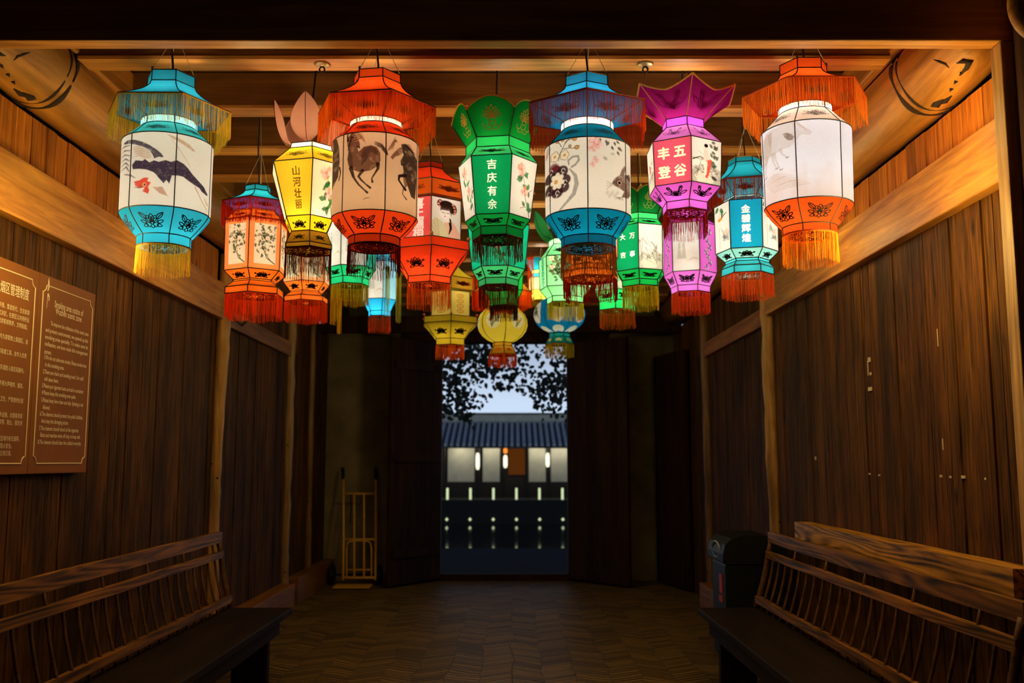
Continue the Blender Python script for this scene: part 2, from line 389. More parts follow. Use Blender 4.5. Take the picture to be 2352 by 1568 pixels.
pole([(-2.09, 8.97, 0), (-2.10, 8.97, .5), (-2.09, 8.97, 1.6), (-2.09, 8.97, 2.8)], .05, 'slim dark post, last but one before the hand truck corner', (.75, .75, .7))
pole([(1.85, 9.06, 0), (1.85, 9.06, 1.2), (1.84, 9.06, 2.77)], .045, 'slim dark post in the wall beyond the litter bin', (.5, .45, .4))
pole([(-2.09, 10.0, 0), (-2.10, 10, 1.2), (-2.1, 10.0, 2.8)], .035, 'thin dark post closest to the yellow hand truck', (.6, .55, .5))
# ------------------------------------------------------------------ end wall, door
DX0, DX1, DZ = -.80, .63, 2.66
mb = MB()
mb.box((XL-.1, YB, 0), (DX0-.1, YB+.12, 2.9)); mb.box((DX1+.1, YB, 0), (XR+.1, YB+.12, 2.9)); mb.box((XL-.1, YB, 2.9), (XR+.1, YB+.12, ZC+.1)); mb.box((DX0-.1, YB, DZ+.1), (DX1+.1, YB+.12, 2.9))
tag(mb.build('wall_back', PLASTER), kind='structure')
mb = MB(); mb.box((DX0-.1, YB-.03, 0), (DX0, YB+.14, DZ)); trim(50, mb, W_DARK)
mb = MB(); mb.box((DX1, YB-.03, 0), (DX1+.1, YB+.14, DZ)); trim(51, mb, W_DARK)
mb = MB(); mb.box((DX0-.45, YB-.07, DZ), (DX1+.45, YB+.14, DZ+.17)); trim(52, mb, W_DARK)
mb = MB(); mb.box((DX0, YB-.03, 0), (DX1, YB+.12, .07)); trim(53, mb, W_DARK)
mb = MB(); mb.box((XL, YB-.5, 2.72), (XR, YB-.38, 2.9)); trim(54, mb, W_DARK)
def leaf(n, hx, ex, ey):
    a = empty('door_%d' % n, (hx, YB-.05, 0), kind='structure')
    h, e = Vector((hx, YB-.05, 0)), Vector((ex, ey, 0)); d = (e-h); ln = d.length; d.normalize(); nr = Vector((-d.y, d.x, 0))
    mb = MB(); k = 0; w = ln/6
    for i in range(6):
        p = h+d*(i*w+.001)+Vector((0, 0, .03)); q = h+d*((i+1)*w-.002)+Vector((0, 0, .03)); s = random.uniform(.7, 1.1)
        vs = [p-nr*.02, q-nr*.02, q+nr*.02, p+nr*.02]; vs += [v+Vector((0, 0, DZ-.05)) for v in vs]
        mb.add([tuple(v) for v in vs], [(0,3,2,1),(4,5,6,7),(0,1,5,4),(1,2,6,5),(2,3,7,6),(3,0,4,7)], (s, s, s))
    mb.build('board_panel', W_DARK, a)
    mb = MB()
    for z in (.35, 1.35, 2.35): mb.beam(h+nr*.035+d*.04+Vector((0, 0, z)), h+nr*.035+d*(ln-.04)+Vector((0, 0, z)), .03, .09)
    mb.build('batten', W_DARK, a)
leaf(1, DX0-.01, -1.30, 10.19)
leaf(2, DX1+.01, 1.235, 10.19)
# a third board leaf folded toward the side wall
a = empty('door_3', (1.62, 10.65, 0), kind='structure')
mb = MB()
for i in range(4):
    s = random.uniform(.8, 1.1); p = Vector((1.60, 10.66, .02)).lerp(Vector((1.80, 9.9, .02)), i/4+.003); q = Vector((1.60, 10.66, .02)).lerp(Vector((1.80, 9.9, .02)), (i+1)/4-.003)
    mb.beam((p.x, p.y, 1.25), (q.x, q.y, 1.25), .04, 2.44, (s, s, s))
mb.build('board_panel', W_DARK, a)

# ------------------------------------------------------------------ portal timber at the mouth of the passage, and an added unseen shell on the camera's side, keeping sky light out
mb = MB(); mb.box((XL-.1, 3.335, 2.842), (1.86, 3.41, 3.3)); trim(60, mb, W_JOIST)
mb = MB(); mb.box((1.78, 3.33, 0), (1.9, 3.41, 2.84)); trim(61, mb, W_POLE)
mb = MB(); mb.box((XL-.12, 3.33, 0), (XL+.06, 3.41, 2.84)); trim(62, mb, W_POLE)
mb = MB(); mb.box((1.9, 3.33, 0), (2.75, 3.41, 3.65)); mb.box((-2.75, 3.33, 0), (XL-.12, 3.41, 3.65)); mb.box((XL-.12, 3.335, 3.3), (1.9, 3.41, 3.65))
tag(mb.build('wall_front', W_DARK), kind='structure')
mb = MB(); mb.tube([(1.95, 3.25, z) for z in (0, 1, 2, 3.6)], .145, 28); trim(63, mb, W_DARK, 0)
mb = MB(); mb.box((2.65, -3.2, 0), (2.75, 3.33, 3.65)); mb.box((-2.75, -3.2, 0), (-2.65, 3.33, 3.65)); mb.box((-2.75, -3.3, 0), (2.75, -3.2, 3.65))
tag(mb.build('wall_light_block', W_DARK), kind='structure')
mb = MB(); mb.box((-2.75, -3.3, 3.6), (2.75, 3.41, 3.7)); tag(mb.build('ceiling_light_block', W_DARK), kind='structure')
# carved bracket on the portal post
br = empty('carved_bracket', (1.8, 3.0, 2.9), 'carved scrolled wooden bracket high on the portal post', 'bracket')
mb = MB(); prof = []
for i in range(26):
    q = -.4+i/25*4.6; r = .11-.062*i/25
    prof.append((1.775+r*math.cos(-q-1.2), 3.06, 2.862+r*1.25*math.sin(-q-1.2)))
mb.tube(prof, np.linspace(.034, .018, 26), 12, (1, 1, 1)); mb.box((1.74, 3.02, 2.9), (1.9, 3.12, 3.55)); mb.build('scroll', W_LOG, br, True)
mb = MB(); mb.box((1.76, 3.10, 2.84), (1.86, 3.2, 3.5)); mb.build('block', W_LOG, br)
# ------------------------------------------------------------------ text outlines
def glyphs(body, bold=0., align='LEFT'):
    c = bpy.data.curves.new('t', 'FONT'); c.body = body; c.offset = bold; c.resolution_u = 3; c.align_x = align
    o = bpy.data.objects.new('t', c); COL.objects.link(o)
    dg = bpy.context.evaluated_depsgraph_get(); me = o.evaluated_get(dg).to_mesh()
    me.calc_loop_triangles()
    V = np.array([v.co[:2] for v in me.vertices]).reshape(-1, 2)
    T = np.array([t_.vertices[:] for t_ in me.loop_triangles]).reshape(-1, 3)
    o.to_mesh_clear(); bpy.data.objects.remove(o); bpy.data.curves.remove(c)
    return V, T
def PX(u, v, X):
    x, y = (u-1176)/F, (784-v)/F
    t = X/x
    return Vector((X, t*(CP-y*SP), EYE+t*(SP+y*CP)))

# ------------------------------------------------------------------ notice board
XB = XL+.045
nb = empty('notice_board', (XL+.02, 4.2, 1.7), 'brown smoking notice board lettered in two framed panels on the plank wall', 'sign')
zt, zb = PX(222, 677, XB).z, PX(196, 1085, XB).z
ye = PX(209, 880, XB).y
ym = .5*(PX(90, 660, XB).y+PX(64, 1059, XB).y)
SIGN = plain('brown lacquered sign', srgb(146, 84, 24), .6, noise=.15, sc=6, spec=.15)
CREAM = plain('cream lettering', srgb(255, 226, 178), .5)
RED = plain('red seal', srgb(190, 40, 25), .5)
for y0, y1 in ((2*ym-ye, ym-.002), (ym+.002, ye)):
    mb = MB(); mb.box((XL+.008, y0, zb), (XB, y1, zt)); pn = mb.build('panel', SIGN, nb, bevel=.003)
    a, b = (y0+.035, y1-.03); c, d = zb+.045, zt-.045; k = .03; X = XB+.0012
    # order: top right notch, bottom right, bottom left, top left (clockwise), each notch concave
    pts = []
    for cx_, cz_, q0, q1 in ((b, d, PI, 1.5*PI), (b, c, PI/2, PI), (a, c, 0, PI/2), (a, d, 1.5*PI, 2*PI)):
        for q in np.linspace(q0, q1, 6): pts.append((cx_+k*math.cos(q), cz_+k*math.sin(q)))
    mb = MB(); mb.tube([(X, p, q) for p, q in pts], .0028, 5, closed=True); mb.build('border_line', CREAM, pn)
mb = MB()
def put(body, u0, v0, u1, v1=None, size=None, bold=.004):
    V, T = glyphs(body, bold)
    A = PX(u0, v0, XB); B = PX(u1, v0, XB)
    h = size
    w = V[:, 0].max()-V[:, 0].min()
    x = (V[:, 0]-V[:, 0].min())/w*(B.y-A.y)+A.y
    z = V[:, 1]*h+A.z-h*.35
    mb.add(np.stack([np.full(len(x), XB+.0015), x, z], 1), T)
def put_r(body, u1, v1, pitch, size, bold=.0):
    V, T = glyphs(body, bold); B = PX(u1, v1, XB)
    x = (V[:, 0]-V[:, 0].max())*pitch+B.y
    z = V[:, 1]*size+B.z-size*.35
    mb.add(np.stack([np.full(len(x), XB+.0015), x, z], 1), T)
put('Smoking area notice of', 125, 697, 192, size=.042, bold=.012)
put('Wuzhen scenic zone', 127, 713, 188, size=.042, bold=.012)
for s, u0, v0, u1 in (('To improve the civilization of this scenic zone', 116, 742, 204), ('and protect environment, we opened up this', 104, 756, 203), ('smoking area specially. To make sure its', 103, 772, 202.5),
    ('civilization, we have made this management', 102, 788, 202), ('system.', 101, 806, 118), ('1.We do not advocate smoke. Please smoke here', 101, 819, 199), ('in this smoking area.', 103, 836, 147),
    ('2.There are chairs and smoking tools. Our staff', 98, 852, 192), ('will clean them.', 101, 869, 134), ('3.Please put cigarette butts and ash in container.', 96, 884, 192), ('4.Please keep this smoking area quiet.', 95, 900, 174),
    ('5.Please keep here clean and tidy. Spitting is not', 94, 917, 191), ('Allowed.', 97, 934, 114), ('6.The cleaners should protect the public facilities.', 91, 949, 190), ('And stop the damaging action.', 94, 965.5, 157),
    ('7.The cleaners should check all the cigarette', 89, 982, 180), ('Butts and matches when off duty to keep safe.', 92, 998, 184), ('8.The cleaners should clear the rubbish everyday.', 86, 1014, 186)):
    put(s, u0, v0, u1, size=.026, bold=.012)
put_r('吸烟区管理制度', 66, 679, .0385, .052, .006)
for s, u, v in (('为创建景区环境，营造现代、生态旅游', 67, 719), ('环境，经研究决定，在景区公共场所设', 66, 736), ('吸烟区，请游客按秩序，文明吸烟。', 62, 752), ('吸烟区内为游客做上烟烟区，请', 63, 786),
    ('吸烟区配备桌椅和吸烟工具，由专人负责', 60, 818), ('烟头烟灰请放入指定容器内。', 54.5, 852), ('请保持安静，不得大声喧哗、嬉笑。', 52.6, 887), ('请保持整洁、卫生，严禁随地吐痰', 52.6, 921),
    ('保洁人员爱护公共设施，对游客有损', 50.7, 956), ('坏行为的，耐心劝导、制止、报告领', 50, 972), ('保洁人员每班检查区域内有无烟蒂，', 44, 1008), ('火种，下班时确保防火安全。', 26, 1024), ('保洁人员每日清日清。', 25, 1041)):
    put_r(s, u, v, .0205, .023, .0)
mb.build('lettering', CREAM, nb)
mb = MB(); e = PX(110, 672, XB)
def flat(pts, c=(1, 1, 1)): mb.add([(XB+.0015, e.y+a*.01, e.z+b*.01) for a, b in pts], [tuple(range(len(pts)))], c)
flat([(-.6, 5), (0, 7), (.5, 5), (1, 3), (.2, 1), (-.9, .6), (-.4, 3)]); flat([(-.6, -.4), (.6, -.2), (1.5, -1.5), (1.4, -3.6), (.7, -3.4), (.6, -1.6), (-.2, -2), (-.3, -7), (-.7, -7)])
mb.build('emblem', CREAM, nb)
mb = MB(); flat([(.2, -3.8), (1.3, -3.9), (.9, -6), (.3, -5.6)]); mb.build('seal', RED, nb)

# ------------------------------------------------------------------ benches
def bench(xf, xb0, xb1, y0, y1, label):
    sgn = 1 if xf > 0 else -1
    a = empty('slatted_bench', (xb0, (y0+y1)/2, 0), label, 'bench')
    xs = lambda z: xb0+(xb1-xb0)*(z-.43)/.455
    mb = MB(); lo, hi = sorted((xf, xb0+sgn*.03))
    mb.box((lo, y0, .385), (hi, y1, .425)); mb.build('seat', W_SEAT, a, bevel=.006)
    for yy in (y0+.25, (y0+y1)/2, y1-.24):
        mb = MB(); l2, h2 = sorted((xf+sgn*.08, xf+sgn*.29)); mb.box((l2, yy-.03, 0), (h2, yy+.03, .385)); mb.build('leg', W_SEAT, a, bevel=.004)
    mb = MB(); l2, h2 = sorted((xf+sgn*.03, xf+sgn*.055)); mb.box((l2, y0+.2, .30), (h2, y1-.2, .385)); mb.build('apron', W_SEAT, a)
    def rail(name, z, h, w, mat, ya, yb):
        mb = MB(); n = 24
        for i in range(n):
            q0, q1 = ya+(yb-ya)*i/n, ya+(yb-ya)*(i+1)/n
            mb.beam((xs(z), q0, z+.0012*math.sin(i*.9)), (xs(z), q1, z+.0012*math.sin((i+1)*.9)), w, h, (1, 1, 1))
        return mb.build(name, mat, a)
    rail('top_rail', .848, .066, .03, W_BENCHTOP, y0-.01, y1+.03)
    rail('middle_rail', .745, .04, .03, W_BENCHTOP, y0, y1)
    rail('lower_rail', .475, .04, .034, W_BENCHTOP, y0, y1)
    n = round((y1-y0)/.134)
    for i in range(n+1):
        yy = y0+.012+(y1-y0-.024)*i/n; end = i in (0, n); top = i % 4 == 2 or end
        zs = np.linspace(.43, .83 if top else .745, 9)
        pts = [(xs(z)+sgn*.007*math.sin(PI*min(1, (z-.47)/.28)), yy+random.uniform(-.001, .001), z) for z in zs]
        mb = MB(); mb.tube(pts, (.017 if end else .0078), 8); mb.build('end_stile' if end else 'spindle', W_BENCH, a, True)
    return a
bench(-1.35, -1.73, -1.83, 3.0, 6.05, 'dark slat-backed wooden bench under the notice board')
bench(1.14, 1.50, 1.62, 3.08, 6.05, 'slat-backed wooden bench in front of the bare plank wall, near the litter bin')
pl = empty('wall_plank', (1.8, 4.7, .89), 'thick pale plank with bold grain along the wall behind the bench near the bin', 'plank')
mb = MB()
for i in range(20):
    q = 3.42+2.62*i/20; mb.beam((1.80+.004*math.sin(i), q, .895), (1.80+.004*math.sin(i+1), q+2.62/20, .895), .1, .1)
mb.build('board', W_PLANK, pl)

# ------------------------------------------------------------------ litter bin, hand truck
bn = empty('litter_bin', (1.57, 6.55, 0), 'black litter bin with rounded hood behind the bench end', 'bin')
BLK = plain('black painted steel', srgb(22, 24, 20), .5, noise=.2, spec=.2)
mb = MB(); mb.box((1.38, 6.32, .03), (1.78, 6.75, .66)); mb.build('body', BLK, bn, bevel=.02)
mb = MB(); pr = [(1.78, .66), (1.36, .66), (1.36, .72), (1.375, .78), (1.42, .82), (1.5, .84), (1.66, .84), (1.78, .80)]
n = len(pr); mb.add([(x, y, z) for y in (6.30, 6.77) for x, z in pr], [tuple(range(n)), tuple(range(2*n-1, n-1, -1))]); mb.add([(x, y, z) for y in (6.30, 6.77) for x, z in pr], [(i, i+n, (i+1) % n+n, (i+1) % n) for i in range(n)])
mb.build('hood', BLK, bn, bevel=.01)
mb = MB(); mb.tube([(1.366, 6.53+.12*math.cos(q), .735+.05*math.sin(q)) for q in np.linspace(0, 2*PI, 25)[:-1]], .008, 6, closed=True); mb.build('opening_rim', plain('dull steel', (.5, .5, .42), .35, .7), bn)
mb = MB()
for z0, z1, y0, y1 in ((.46, .58, 6.42, 6.5), (.40, .44, 6.42, 6.52)): mb.box((1.374, y0, z0), (1.3815, y1, z1))
mb.build('label', RED, bn)

ht = empty('hand_truck', (-1.66, 10.4, 0), 'yellow tubular hand truck leaning on the plastered end wall', 'hand truck')
YEL = plain('yellow enamel', srgb(250, 180, 56), .4, noise=.25)
def q_(u, v): return P(u, v, 10.35+(1345-v)/260*.42)
def tube_part(name, px, r=.011, mat=YEL):
    mb = MB(); mb.tube([q_(*p) for p in px], r, 8); return mb.build(name, mat, ht, True)
for u in (789, 863): tube_part('upright', [(u, 1098), (u, 1160), (u, 1250), (u-1, 1332)], .013)
for u in (788, 864): tube_part('grip', [(u-1, 1074), (u, 1101)], .018, BLK)
for v in (1133, 1238, 1326): tube_part('crossbar', [(789, v), (826, v+.5), (863, v)], .0115)
for u in (813.5, 836): tube_part('back_bar', [(u, 1134), (u, 1230), (u, 1328)])
tube_part('toe_loop', [(796, 1328), (796, 1258), (798, 1248), (803, 1243), (824, 1241), (846, 1243), (851, 1248), (853, 1258), (853, 1328)], .008)
tube_part('toe_bar', [(798, 1308), (826, 1308), (851, 1308)], .008)
mb = MB(); mb.box((-1.85, 10.12, .015), (-1.47, 10.36, .03)); mb.build('toe_plate', YEL, ht)
for x in (-1.93, -1.42):
    mb = MB(); an = np.linspace(0, 2*PI, 21)[:-1]
    mb.tube([(x, 10.5+.085*math.cos(q), .112+.085*math.sin(q)) for q in an], .026, 8, closed=True); mb.tube([(x-.02, 10.5, .112), (x+.02, 10.5, .112)], .07, 14); mb.build('wheel', BLK, ht, True)
mb = MB(); mb.tube([(-1.93, 10.5, .112), (-1.42, 10.5, .112)], .012, 8); mb.build('axle', BLK, ht)
mb = MB(); mb.tube([q_(806, 1136)-Vector((0, .02, 0)), q_(808, 1160)-Vector((0, .03, 0)), q_(805, 1200)-Vector((0, .02, 0))], .008, 6); mb.build('strap', BLK, ht)

# ------------------------------------------------------------------ hooks on the front joist, small fixture and cable
for u, lab in ((740, 'round metal hook plate on the joist between the yellow lotus and orange horse lanterns'), (1482, 'round metal hook plate on the joist beside the purple crown lantern')):
    p = P(u, 150, 3.98); h = empty('ceiling_hook', (p.x, 3.98, 3.03), lab, 'hook')
    MET = plain('dull brass plate', (.5, .36, .16), .4, .6, .3)
    mb = MB(); mb.lathe([(0, 0), (.034, 0), (.036, -.003), (.03, -.008), (.008, -.012), (0, -.012)], (p.x, 3.98, 3.03), 24); mb.build('plate', MET, h, True)
    mb = MB(); mb.tube([(p.x+.011*math.cos(q), 3.98, 3.004+.013*math.sin(q)) for q in np.linspace(0, 2*PI, 17)[:-1]], .004, 6, (.05, .04, .03), closed=True)
    if u > 1000: mb.tube([(p.x, 3.98, 2.993), (p.x-.003, 3.98, 2.95)], .0025, 5, (.1, .07, .04))
    mb.build('ring', INK, h, True)
p = P(500, 372, 6.4)
wf = empty('wall_speaker', (p.x, 6.4, p.z), 'small rounded white fixture high beside the crooked post, behind the rooster lantern', 'fixture')
mb = MB(); mb.lathe([(0, .06), (.032, .058), (.04, .04), (.042, 0), (.036, -.035), (.022, -.055), (0, -.06)], (p.x, 6.4, p.z), 20); mb.build('housing', plain('white plastic', (.8, .78, .72), .4), wf, True)
mb = MB(); mb.beam((p.x, 6.4, p.z+.02), (XL-.005, 6.4, p.z+.02), .025, .025); mb.build('bracket', BLK, wf)
cb = empty('power_cable', (-1.98, 6.72, 2.3), 'dark sagging cable tied around the crooked post behind the small orange lantern', 'cable')
mb = MB(); mb.tube([(-1.985, 6.73, 2.78), (-1.95, 6.73, 2.62), (-1.84, 6.75, 2.47), (-1.82, 6.75, 2.36), (-1.92, 6.74, 2.28), (-1.985, 6.74, 2.33), (-2.0, 6.74, 2.45)], .016, 8, (.12, .08, .05)); mb.build('cable', CORD, cb, True)

# pale chips in the bare wall
mb = MB()
for u, v, w, h in ((1995, 826, 5, 9), (1992, 845, 1.5, 34), (1998, 858, 3, 6), (1997, 893, 8, 7), (2160, 1093, 5, 6), (2182, 1095, 5, 5), (2211, 1095, 8, 7), (2262, 1099, 4, 5), (1996, 1088, 3, 4), (2018, 1091, 3, 4), (2164, 1020, 2, 26), (1872, 1052, 3, 8), (2152, 775, 2, 40)):
    a = PX(u-w/2, v-h/2, XR-.002); b = PX(u+w/2, v+h/2, XR-.002)
    mb.box((XR-.0012, min(a.y, b.y), min(a.z, b.z)), (XR+.004, max(a.y, b.y), max(a.z, b.z)), (.75, .62, .42))
mb.build('chipped_mark', INK, bpy.data.objects['wall_right'])

# ------------------------------------------------------------------ outside: quay, canal, far bank
STONE = plain('quay stone', srgb(40, 41, 50), .9, noise=.4, sc=4, spec=.1)
mb = MB(); mb.box((-9, YB+.12, -3), (9, 15.1, -.02)); tag(mb.build('floor_quay', STONE), kind='structure')
m, t, out = new_mat('canal water')
bs = N(t, 'ShaderNodeBsdfPrincipled', i_Roughness=.06); bs.inputs['Base Color'].default_value = (.006, .008, .01, 1)
tc = N(t, 'ShaderNodeTexCoord'); nz = N(t, 'ShaderNodeTexNoise', i_Scale=1.5, i_Detail=3.); bp = N(t, 'ShaderNodeBump', i_Strength=.05, i_Distance=.05)
t.links.new(tc.outputs['Object'], nz.inputs['Vector']); t.links.new(nz.outputs[0], bp.inputs['Height']); t.links.new(bp.outputs[0], bs.inputs['Normal']); t.links.new(bs.outputs[0], out.inputs[0])
mb = MB(); mb.box((-30, 15, -2.9), (30, 62, -2.65)); tag(mb.build('water', m), kind='structure')
mb = MB(); mb.box((-14, 62, -3), (14, 80, -1.15)); tag(mb.build('floor_far_bank', plain('dark stone bank', srgb(48, 46, 42), .9, noise=.3)), kind='structure')
hb = empty('waterside_house', (0, 66, -1.1), 'low white-walled house with a grey tiled roof across the canal, seen through the doorway', 'house')
WALLW = plain('limewash', srgb(205, 200, 180), .9, noise=.2, sc=2)
TIMB = plain('dark timber', srgb(40, 30, 22), .7)
def wx(u): return (u-1176)/F*67.5
def wz(v, Y=66): return P(1176, v, Y).z
for u0, u1 in ((880, 1020), (1033, 1092), (1111, 1152), (1210, 1251), (1263, 1310), (1325, 1450)):
    mb = MB(); mb.box((wx(u0), 66, wz(1106)), (wx(u1), 66.3, 2.6)); mb.build('wall_panel', WALLW, hb)
mb = MB(); mb.box((wx(860), 66.3, -1.15), (wx(1460), 66.5, 2.6)); mb.box((wx(860), 65.9, -1.15), (wx(1150), 66.3, wz(1106))); mb.box((wx(1212), 65.9, -1.15), (wx(1460), 66.3, wz(1106))); mb.build('timber_frame', TIMB, hb)
for u in (1026, 1101, 1153, 1209, 1257, 1318):
    mb = MB(); mb.tube([(wx(u), 65.0, -1.15), (wx(u), 65.0, 2.5)], .13, 10); mb.build('column', TIMB, hb)
TILE = plain('grey roof tile', srgb(120, 130, 142), .55, noise=.3, sc=3)
mb = MB(); mb.add([(-9, 63.9, 2.3), (9, 63.9, 2.3), (9, 69, 4.05), (-9, 69, 4.05), (-9, 63.9, 2.15), (9, 63.9, 2.15), (9, 69, 3.9), (-9, 69, 3.9)], [(0,1,2,3),(7,6,5,4),(0,4,5,1),(1,5,6,2),(2,6,7,3),(3,7,4,0)], (.06, .06, .06))
x = -8.8
while x < 8.8: mb.tube([(x, 63.8, 2.36), (x, 69, 4.1)], .115, 8); x += .4
mb.build('tiled_roof', plain('roof tile', srgb(205, 210, 218), .5, noise=.3, sc=3, attr=True), hb)
mb = MB(); mb.box((-9, 68.9, 3.9), (9, 69.3, 4.62)); mb.build('ridge', WALLW, hb)
mb = MB(); mb.box((-9, 68.8, 4.62), (9, 69.4, 4.74)); mb.build('ridge_cap', TIMB, hb)
GL = glow('lamp glow', srgb(255, 250, 215), 1.6); GLO = glow('warm lamp glow', srgb(255, 140, 50), 1.4)
for u, v0, v1, g, lab in ((1098, 1040, 1078, GL, 'tall white lantern on a post before the white house, beside the dark doorway'), (1257, 1040, 1072, GL, 'tall white lantern on the farther post of the white house'), (1161, 1045, 1074, GL, 'white paper lantern hanging at the lit doorway of the house across the canal'), (1161, 1029, 1041, GLO, 'orange paper lantern above the white one at the lit doorway across the canal')):
    mb = MB(); z1, z0 = wz(v0, 64.7), wz(v1, 64.7); r = .13
    mb.lathe([(0, 0), (r*.6, 0), (r, (z1-z0)*.2), (r, (z1-z0)*.8), (r*.6, z1-z0), (0, z1-z0)], (wx(u)*.96, 64.6, z0), 12)
    o = mb.build('house_lantern', g, None, True); tag(o, lab, 'lantern', 'lamps on the house across the canal')
mb = MB(); mb.box((wx(1168), 66.2, wz(1090)), (wx(1205), 66.29, wz(1030))); mb.build('lit_doorway', glow('lit interior', srgb(200, 110, 40), .14), hb)
for i, u in enumerate((890, 960, 1062, 1131, 1231, 1285, 1380)):
    l = bpy.data.lights.new('eave lamp', 'POINT'); l.energy = 34; l.color = (1, .93, .72); l.shadow_soft_size = .1
    o = bpy.data.objects.new('eave_lamp', l); COL.objects.link(o); o.parent = hb; o.location = (wx(u), 65.1-66, 2.15+1.1)
BOLL = glow('bollard glow', srgb(232, 250, 196), .9)
for i in range(8):
    u = 1030+52*(i-1)
    x = (u-1176)/F*62.6
    o = MB(); o.box((x-.065, 62.3, -1.15), (x+.065, 62.45, -.42)); b_ = o.build('bollard_light', BOLL)
    tag(b_, 'glowing pale green bollard on the far bank, %s across the doorway view' % ('outside the first', 'first', 'second', 'third', 'fourth', 'fifth', 'sixth', 'beyond the sixth')[i], 'bollard light', 'bollards along the far bank')
    o = MB(); o.lathe([(0, -.11), (.1, 0), (0, .11)], (x, 61.95, -2.38), 10); b_ = o.build('water_light', BOLL, None, True)
    tag(b_, 'small round light just above the canal waterline, %s across the doorway view' % ('outside the first', 'first', 'second', 'third', 'fourth', 'fifth', 'sixth', 'beyond the sixth')[i], 'light', 'lights at the waterline')
mb = MB(); mb.box((wx(1017)*.93, 62.2, -2.45), (wx(1021)*.93+.05, 62.4, -1.3))
tag(mb.build('strip_light', BOLL), 'upright strip of pale light on the far bank by the doorway edge', 'light')
# overhanging tree outside the door
tr = empty('overhanging_tree', (-3.0, 14, 0), 'dark leafy branches of a tree hanging over the quay outside the doorway', 'tree')
LEAF = plain('dark leaf', srgb(26, 34, 18), .6, noise=.3)
mb = MB(); mb.tube([(-3.0, 14, 0), (-2.9, 14, 1.5), (-2.7, 14.1, 3.2), (-2.2, 14.2, 4.2)], [.16, .14, .11, .08], 10)
for i in range(9):
    a0 = Vector((random.uniform(-2.4, 1.8), random.uniform(13, 16), random.uniform(3.3, 4.2)))
    mb.tube([Vector((-2.2, 14.2, 4.2)), a0.lerp(Vector((-2.2, 14.2, 4.5)), .4)+Vector((0, 0, .3)), a0], [.035, .02, .01], 5)
    for k in range(3):
        b0 = a0+Vector((random.uniform(-.5, .5), random.uniform(-.5, .5), random.uniform(-.8, -.1))); mid = a0.lerp(b0, .5)+Vector((random.uniform(-.25, .25), 0, .15))
        mb.tube([a0, mid, b0], [.009, .006, .003], 4)
mb.build('branch', TIMB, tr)
mb = MB()
def leaf_at(c):
    s = random.uniform(.03, .062); d = Vector((random.uniform(-1, 1), random.uniform(-1, 1), random.uniform(-1.2, .3))).normalized(); n_ = d.cross(Vector((random.uniform(-1, 1), 1.5, random.uniform(-1, 1)))).normalized()
    pts = [c, c+d*s*.6+n_*s*.6, c+d*s*1.3+n_*s*.52, c+d*s*2.0, c+d*s*1.3-n_*s*.52, c+d*s*.6-n_*s*.6]
    mb.add([tuple(p) for p in pts], [(0, 1, 2, 3, 4, 5)])
clumps = [(random.uniform(-2.3, 2.0), random.uniform(1.95, 3.4)) for _ in range(70)]
made = 0
while made < 3600:
    cx_, cz_ = random.choice(clumps)
    x, z = random.gauss(cx_, .16), random.gauss(cz_, .11)
    if random.random() < .3: x, z = random.uniform(-2.3, 2.0), random.uniform(2.5, 3.9)
    if z < 1.9+.1*math.sin(x*5) or (math.hypot((x+.02)/.38, (z-2.24)/.22) < 1 and random.random() < .95) or (z < 2.2 and abs(x+.05) < .55): continue
    if z < 2.6 and random.random() < .3: continue
    leaf_at(Vector((x, random.uniform(13, 16.2), z))); made += 1
mb.build('foliage', LEAF, tr)
# ------------------------------------------------------------------ line motifs (unit square, y downward)
def petal(cx, cy, ang, L_, w, n=9):
    a = math.radians(ang); d = (math.cos(a), -math.sin(a)); e = (-d[1], d[0]); out = []
    for i in range(n*2):
        q = i/(n*2-1)*2
        p = q if q <= 1 else 2-q; sd = 1 if q <= 1 else -1
        wd = w*math.sin(PI*min(1, p**.8))*sd
        out.append((cx+d[0]*L_*p+e[0]*wd, cy+d[1]*L_*p+e[1]*wd))
    return out
def arc(cx, cy, r, a0, a1, n=10, ry=None):
    ry = ry or r
    return [(cx+r*math.cos(math.radians(a0+(a1-a0)*i/n)), cy-ry*math.sin(math.radians(a0+(a1-a0)*i/n))) for i in range(n+1)]
def spiral(cx, cy, r, a0, turns, n=16):
    return [(cx+r*(1-.75*i/n)*math.cos(math.radians(a0+360*turns*i/n)), cy-r*(1-.75*i/n)*math.sin(math.radians(a0+360*turns*i/n))) for i in range(n+1)]
def m_peony():
    L_ = [petal(0, .25, a, l, .22) for a, l in ((90, .75), (55, .7), (125, .7), (25, .6), (155, .6))]
    L_ += [arc(0, .3, .2, 0, 360, 12), arc(-.3, .5, .22, 130, 400, 10), arc(.3, .5, .22, 140, 410, 10), arc(0, .62, .2, 180, 360, 8)]
    for s in (-1, 1):
        L_ += [petal(s*.42, .0, 90-s*38, .85, .17), [(s*.42, 0), (s*.85, -.55)], petal(s*.5, .35, 90-s*62, .55, .13), petal(s*.4, .55, 90-s*100, .5, .13)]
    return L_
def m_lotus():
    L_ = [petal(0, .35, a, l, .2) for a, l in ((90, .95), (62, .85), (118, .85), (35, .75), (145, .75), (12, .7), (168, .7))]
    L_ += [arc(0, .35, .35, 0, 180, 10, .3), arc(0, .35, .5, 200, 340, 8, .35), petal(.2, .5, -25, .75, .14), petal(-.2, .5, 205, .75, .14)]
    L_ += [spiral(.82, -.1, .16, 200, 1.1), spiral(-.82, -.1, .16, -20, -1.1)]
    return L_
